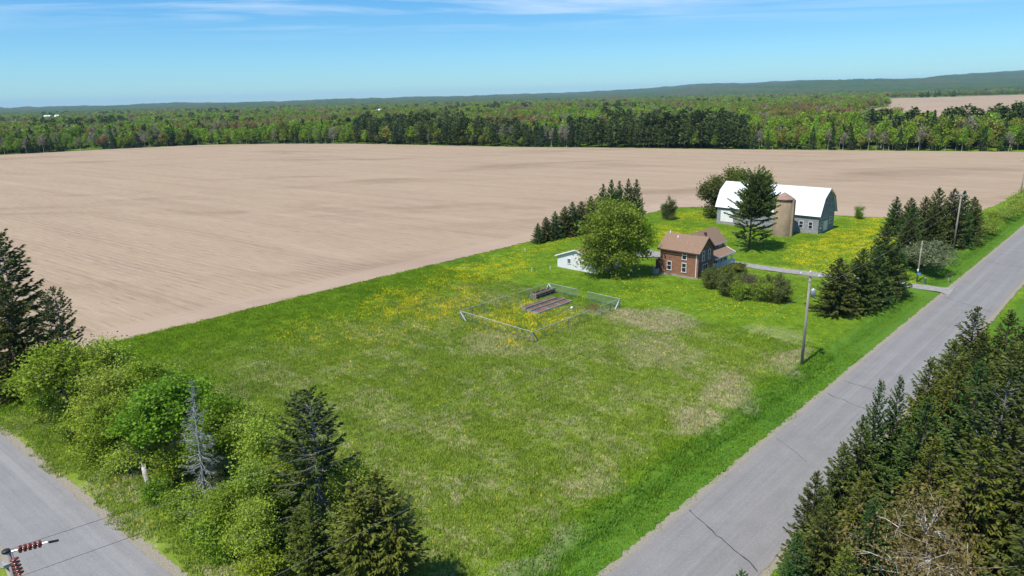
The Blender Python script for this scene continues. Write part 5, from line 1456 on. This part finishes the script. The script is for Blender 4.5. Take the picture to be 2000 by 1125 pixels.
def wedge(n, r0_, r1_, a=47):
    az = np.radians(rg.uniform(-a, a, n)); r = np.sqrt(rg.uniform(r0_ ** 2, r1_ ** 2, n))
    return np.column_stack([r * np.sin(az), r * np.cos(az)])
ctr = wedge(20000, 330, 750); mid_ = wedge(15000, 750, 1300); farw = wedge(26000, 1300, 3000)
pts = np.concatenate([ctr, mid_, farw])
grow = np.concatenate([np.ones(len(ctr)), np.full(len(mid_), 1.15), np.full(len(farw), 1.75)])
ok = ~inside(FIELD, pts[:, 0], pts[:, 1]) & ~inside(FAR_FIELD, pts[:, 0], pts[:, 1])
uu_ = pts[:, 0] * CU + pts[:, 1] * SU; vv_ = -pts[:, 0] * SU + pts[:, 1] * CU
ok &= (vv_ > 40) | (uu_ > 470)
pts, grow = pts[ok], grow[ok]
# distance behind the field's far edge
ed = np.full(len(pts), 1e9)
for a, b in zip(EDGE[:-1], EDGE[1:]):
    ab = b - a; t_ = np.clip(((pts - a) @ ab) / (ab @ ab), 0, 1)
    ed = np.minimum(ed, np.linalg.norm(pts - (a + t_[:, None] * ab), axis=1))
keep = ed > 9.5
pts, grow, ed = pts[keep], grow[keep], ed[keep]
order = [(k, s) for k in KINDS for s in range(2)]
idx, scl = [], []
nrm = rg.random(len(pts))
for i, (x, y) in enumerate(pts):
    kd = stand(x, y, ed[i], r_)
    idx.append(order.index((kd, r_.randrange(2))))
    hh = {'pine': 15.5, 'spruce': 14.5}.get(kd, 12.8) * r_.uniform(.72, 1.12)
    hh *= (1.10 if (kd == 'pine' and ed[i] < 80 and px_of(x, y) > 1660) else 1.0) + .22 * max(-1, min(1, float(snoise(np.array(x), np.array(y), 33, 7, .05)))) ; s_ = hh / PH[kd]; w_ = s_ * r_.uniform(.85, 1.3) * grow[i]
    scl.append((w_, w_, s_))
forest = instancer('forest', np.column_stack([pts, np.full(len(pts), -.1)]), rg.uniform(0, 6.28, len(pts)), scl, idx, [FAR[k] for k in order])
forest['label'] = 'mixed spring forest reaching from the field edge to the hills'; forest['category'] = 'forest'

# ---- distant wooded country and hills
SK = np.array([(-900, 0), (-200, 1), (0, 1), (330, 1.5), (560, 1), (700, 2), (1000, 3), (1150, 4), (1250, 7), (1300, 10), (1400, 14.5), (1480, 14), (1550, 15.5), (1620, 17), (1700, 16.5), (1800, 16), (1850, 18.5), (1900, 21), (2000, 22.5), (2300, 24), (3000, 22)])
azs = np.radians(np.linspace(-58, 58, 900))
rs = np.geomspace(2700, 9800, 95)
AZ, RR = np.meshgrid(azs, rs, indexing='ij')
X, Y = RR * np.sin(AZ), RR * np.cos(AZ)
cpx = 1000 + 1333 * np.tan(AZ) / math.cos(PITCH)
sky_px = np.interp(cpx, SK[:, 0], SK[:, 1])
rid = (H + sky_px / 1333 * RR * math.cos(PITCH))                     # height that reaches the skyline
wig = snoise(X, Y, 51, 9, .0011)
rise = sst(3600, 7600, RR + 500 * wig)
Zc = 13 + (rid - 16) * rise * (0.86 + 0.10 * wig) * np.where(RR < 7400, 1, 1)
Zc += (snoise(X, Y, 53, 9, .016) * 5 + snoise(X, Y, 54, 9, .004) * 7) * rise
Zc += snoise(X, Y, 52, 9, .12) * 1.5 + rg.normal(0, 1.6, X.shape) * sst(9000, 3000, RR) + rg.normal(0, 0.8, X.shape)
Zc[:, 0] = -2; Zc[:, -1] = -2
Vh = np.stack([X, Y, Zc], -1).reshape(-1, 3)
na, nr = X.shape
ii, jj = np.meshgrid(np.arange(na - 1), np.arange(nr - 1), indexing='ij')
b0 = (ii * nr + jj).ravel()
Fh = np.stack([b0, b0 + nr, b0 + nr + 1, b0 + 1], -1)[:, ::-1]
m, t, b = new_mat('wooded_hills', 0.95, 0.02)
geo = t.new('ShaderNodeNewGeometry')
n1_ = t.noise(t.mapping(geo.outputs['Position'], (.0035, .0012, .004)), 1, 5, .6)
n2_ = t.noise(t.mapping(geo.outputs['Position'], (.03, .012, .02)), 1, 4, .7)
c = t.mix(t.ramp(n1_, .38, .62), (0.042, 0.088, 0.022), (0.078, 0.090, 0.034))
c = t.mix(t.ramp(n2_, .5, .7, 0, .8), c, (0.014, 0.030, 0.018))
c = t.mix(t.ramp(n2_, .45, .3, 0, .6), c, (0.085, 0.120, 0.032))
t.put(b.inputs['Base Color'], c)
hills = structure('hills', np_mesh('hills', Vh, Fh, mats=[m]))

# ---- far farm buildings among the trees
for k, (x, y, L, D_, hh, rz, lab, colr) in enumerate(((-1080, 1660, 14, 8, 14.6, .3, 'tiny white farm shed on the far left horizon', 'siding'), (-1055, 1655, 8, 7, 14.8, .1, 'second tiny white farm shed on the far left horizon', 'siding'),
                                        (-235, 1290, 9, 7, 15, -.2, 'tiny pale house among the distant trees left of centre', 'siding'), (40, 1500, 9, 7, 15.5, .2, 'tiny pale house among distant trees near the centre', 'siding'))):
    o = thing('farm_building', lab, 'building', (x, y, 0), rz, 'tiny buildings far behind the wood')
    part('wall', MB().extrude([(-L / 2, -D_ / 2, -.2), (-L / 2, D_ / 2, -.2), (-L / 2, D_ / 2, hh - 3), (-L / 2, 0, hh), (-L / 2, -D_ / 2, hh - 3)], (L, 0, 0)), MAT[colr], o)
    mb = MB(); gable_roof(mb, -L / 2, L / 2, -D_ / 2, D_ / 2, hh - 3, hh + .3, 'x', .5, .2)
    part('roof', mb, MAT['tin'], o)

# ---------------------------------------------------------------- grass
def grass_patch(name, n, lo, hi, size, seed, wid=.05):
    r = np.random.default_rng(seed)
    P0 = np.column_stack([r.uniform(-size / 2, size / 2, (n, 2)), np.full(n, -.02)])
    az = r.uniform(0, math.tau, n); ln = r.uniform(.15, .75, n); L = r.uniform(lo, hi, n)
    d = np.column_stack([np.cos(az) * ln, np.sin(az) * ln, np.ones(n)]); d /= np.linalg.norm(d, axis=1, keepdims=True)
    s = np.column_stack([-np.sin(az), np.cos(az), np.zeros(n)]) * (wid * r.uniform(.6, 1.4, n))[:, None]
    V = np.stack([P0 - s, P0 + s, P0 + d * L[:, None]], 1).reshape(-1, 3)
    return np_mesh(name, V, None, np.arange(3 * n).reshape(-1, 3), mats=[MAT['grass']], tint3=r.random(n))
long_g = [grass_patch('long_grass_%d' % k, 620, .10, .36, 2.2, 80 + k, .035) for k in range(4)]
lawn_g = [grass_patch('lawn_grass_%d' % k, 420, .05, .12, 2.2, 90 + k, .035) for k in range(3)]
pu, pv = np.meshgrid(np.arange(9.5, 240, 1.5), np.arange(-8, 104.2, 1.5), indexing='ij')
pu = pu.ravel() + rg.uniform(-.3, .3, pu.size); pv = pv.ravel() + rg.uniform(-.3, .3, pv.size)
okp = ((pv > 24.75) | (pv < 14.8)) & (pu > side_edge(pv) + 1.0)
okp &= ~((pu > 186) & (pv > 33)) & ~((pu > 176) & (pv > 60))
dp_ = np.min([np.hypot(pu - x, pv - y) for x, y in zip([p[0] for p in dl] + [p[0] for p in dr], [p[1] for p in dl] + [p[1] for p in dr])], 0)
okp &= dp_ > 1.2
okp &= ~((pu > 118) & (pu < 127) & (pv < 80) & (dp_ < 2.4))
okp &= ~((pu > 105) & (pu < 120) & (pv > 57) & (pv < 66)) & ~((pu > 157) & (pu < 168) & (pv > 56) & (pv < 82)) & ~((pu > 97) & (pu < 106.5) & (pv > 73.5) & (pv < 84))
okp &= ~((pv < 13) & (pu > 120))
pu, pv = pu[okp], pv[okp]
lawn = (pu > 86) | ((pu > 84) & (pv > 60))
pk = np.where(lawn, 4 + rg.integers(0, 3, len(pu)), rg.integers(0, 4, len(pu)))
zs = rg.uniform(.7, 1.25, len(pu)) * np.where(pv < 26.0, .6, 1.0)
gp = np.column_stack([pu * CU - pv * SU, pu * SU + pv * CU, ground_h(pu, pv)])
grass = instancer('grass', gp, rg.uniform(0, 6.28, len(pu)), np.column_stack([np.ones(len(pu)), np.ones(len(pu)), zs]), pk, long_g + lawn_g)
grass['label'] = 'green spring grass with dandelions and matted straw'; grass['category'] = 'grass'

# ---------------------------------------------------------------- haze
hz = bpy.data.materials.new('haze'); hz.use_nodes = True
hn = hz.node_tree
for n in list(hn.nodes):
    if n.type != 'OUTPUT_MATERIAL': hn.nodes.remove(n)
vp = hn.nodes.new('ShaderNodeVolumePrincipled')
vp.inputs['Color'].default_value = (0.42, 0.68, 1.0, 1)
vp.inputs['Density'].default_value = 0.000045
vp.inputs['Anisotropy'].default_value = 0.0
hn.links.new(vp.outputs[0], [n for n in hn.nodes if n.type == 'OUTPUT_MATERIAL'][0].inputs['Volume'])
zt = max(float(Zc.max()) + 5, 45)
haze = link('haze', MB().box(-17500, 17500, -17500, 17500, -2.6, zt).mesh('haze', hz))
haze['kind'] = 'stuff'
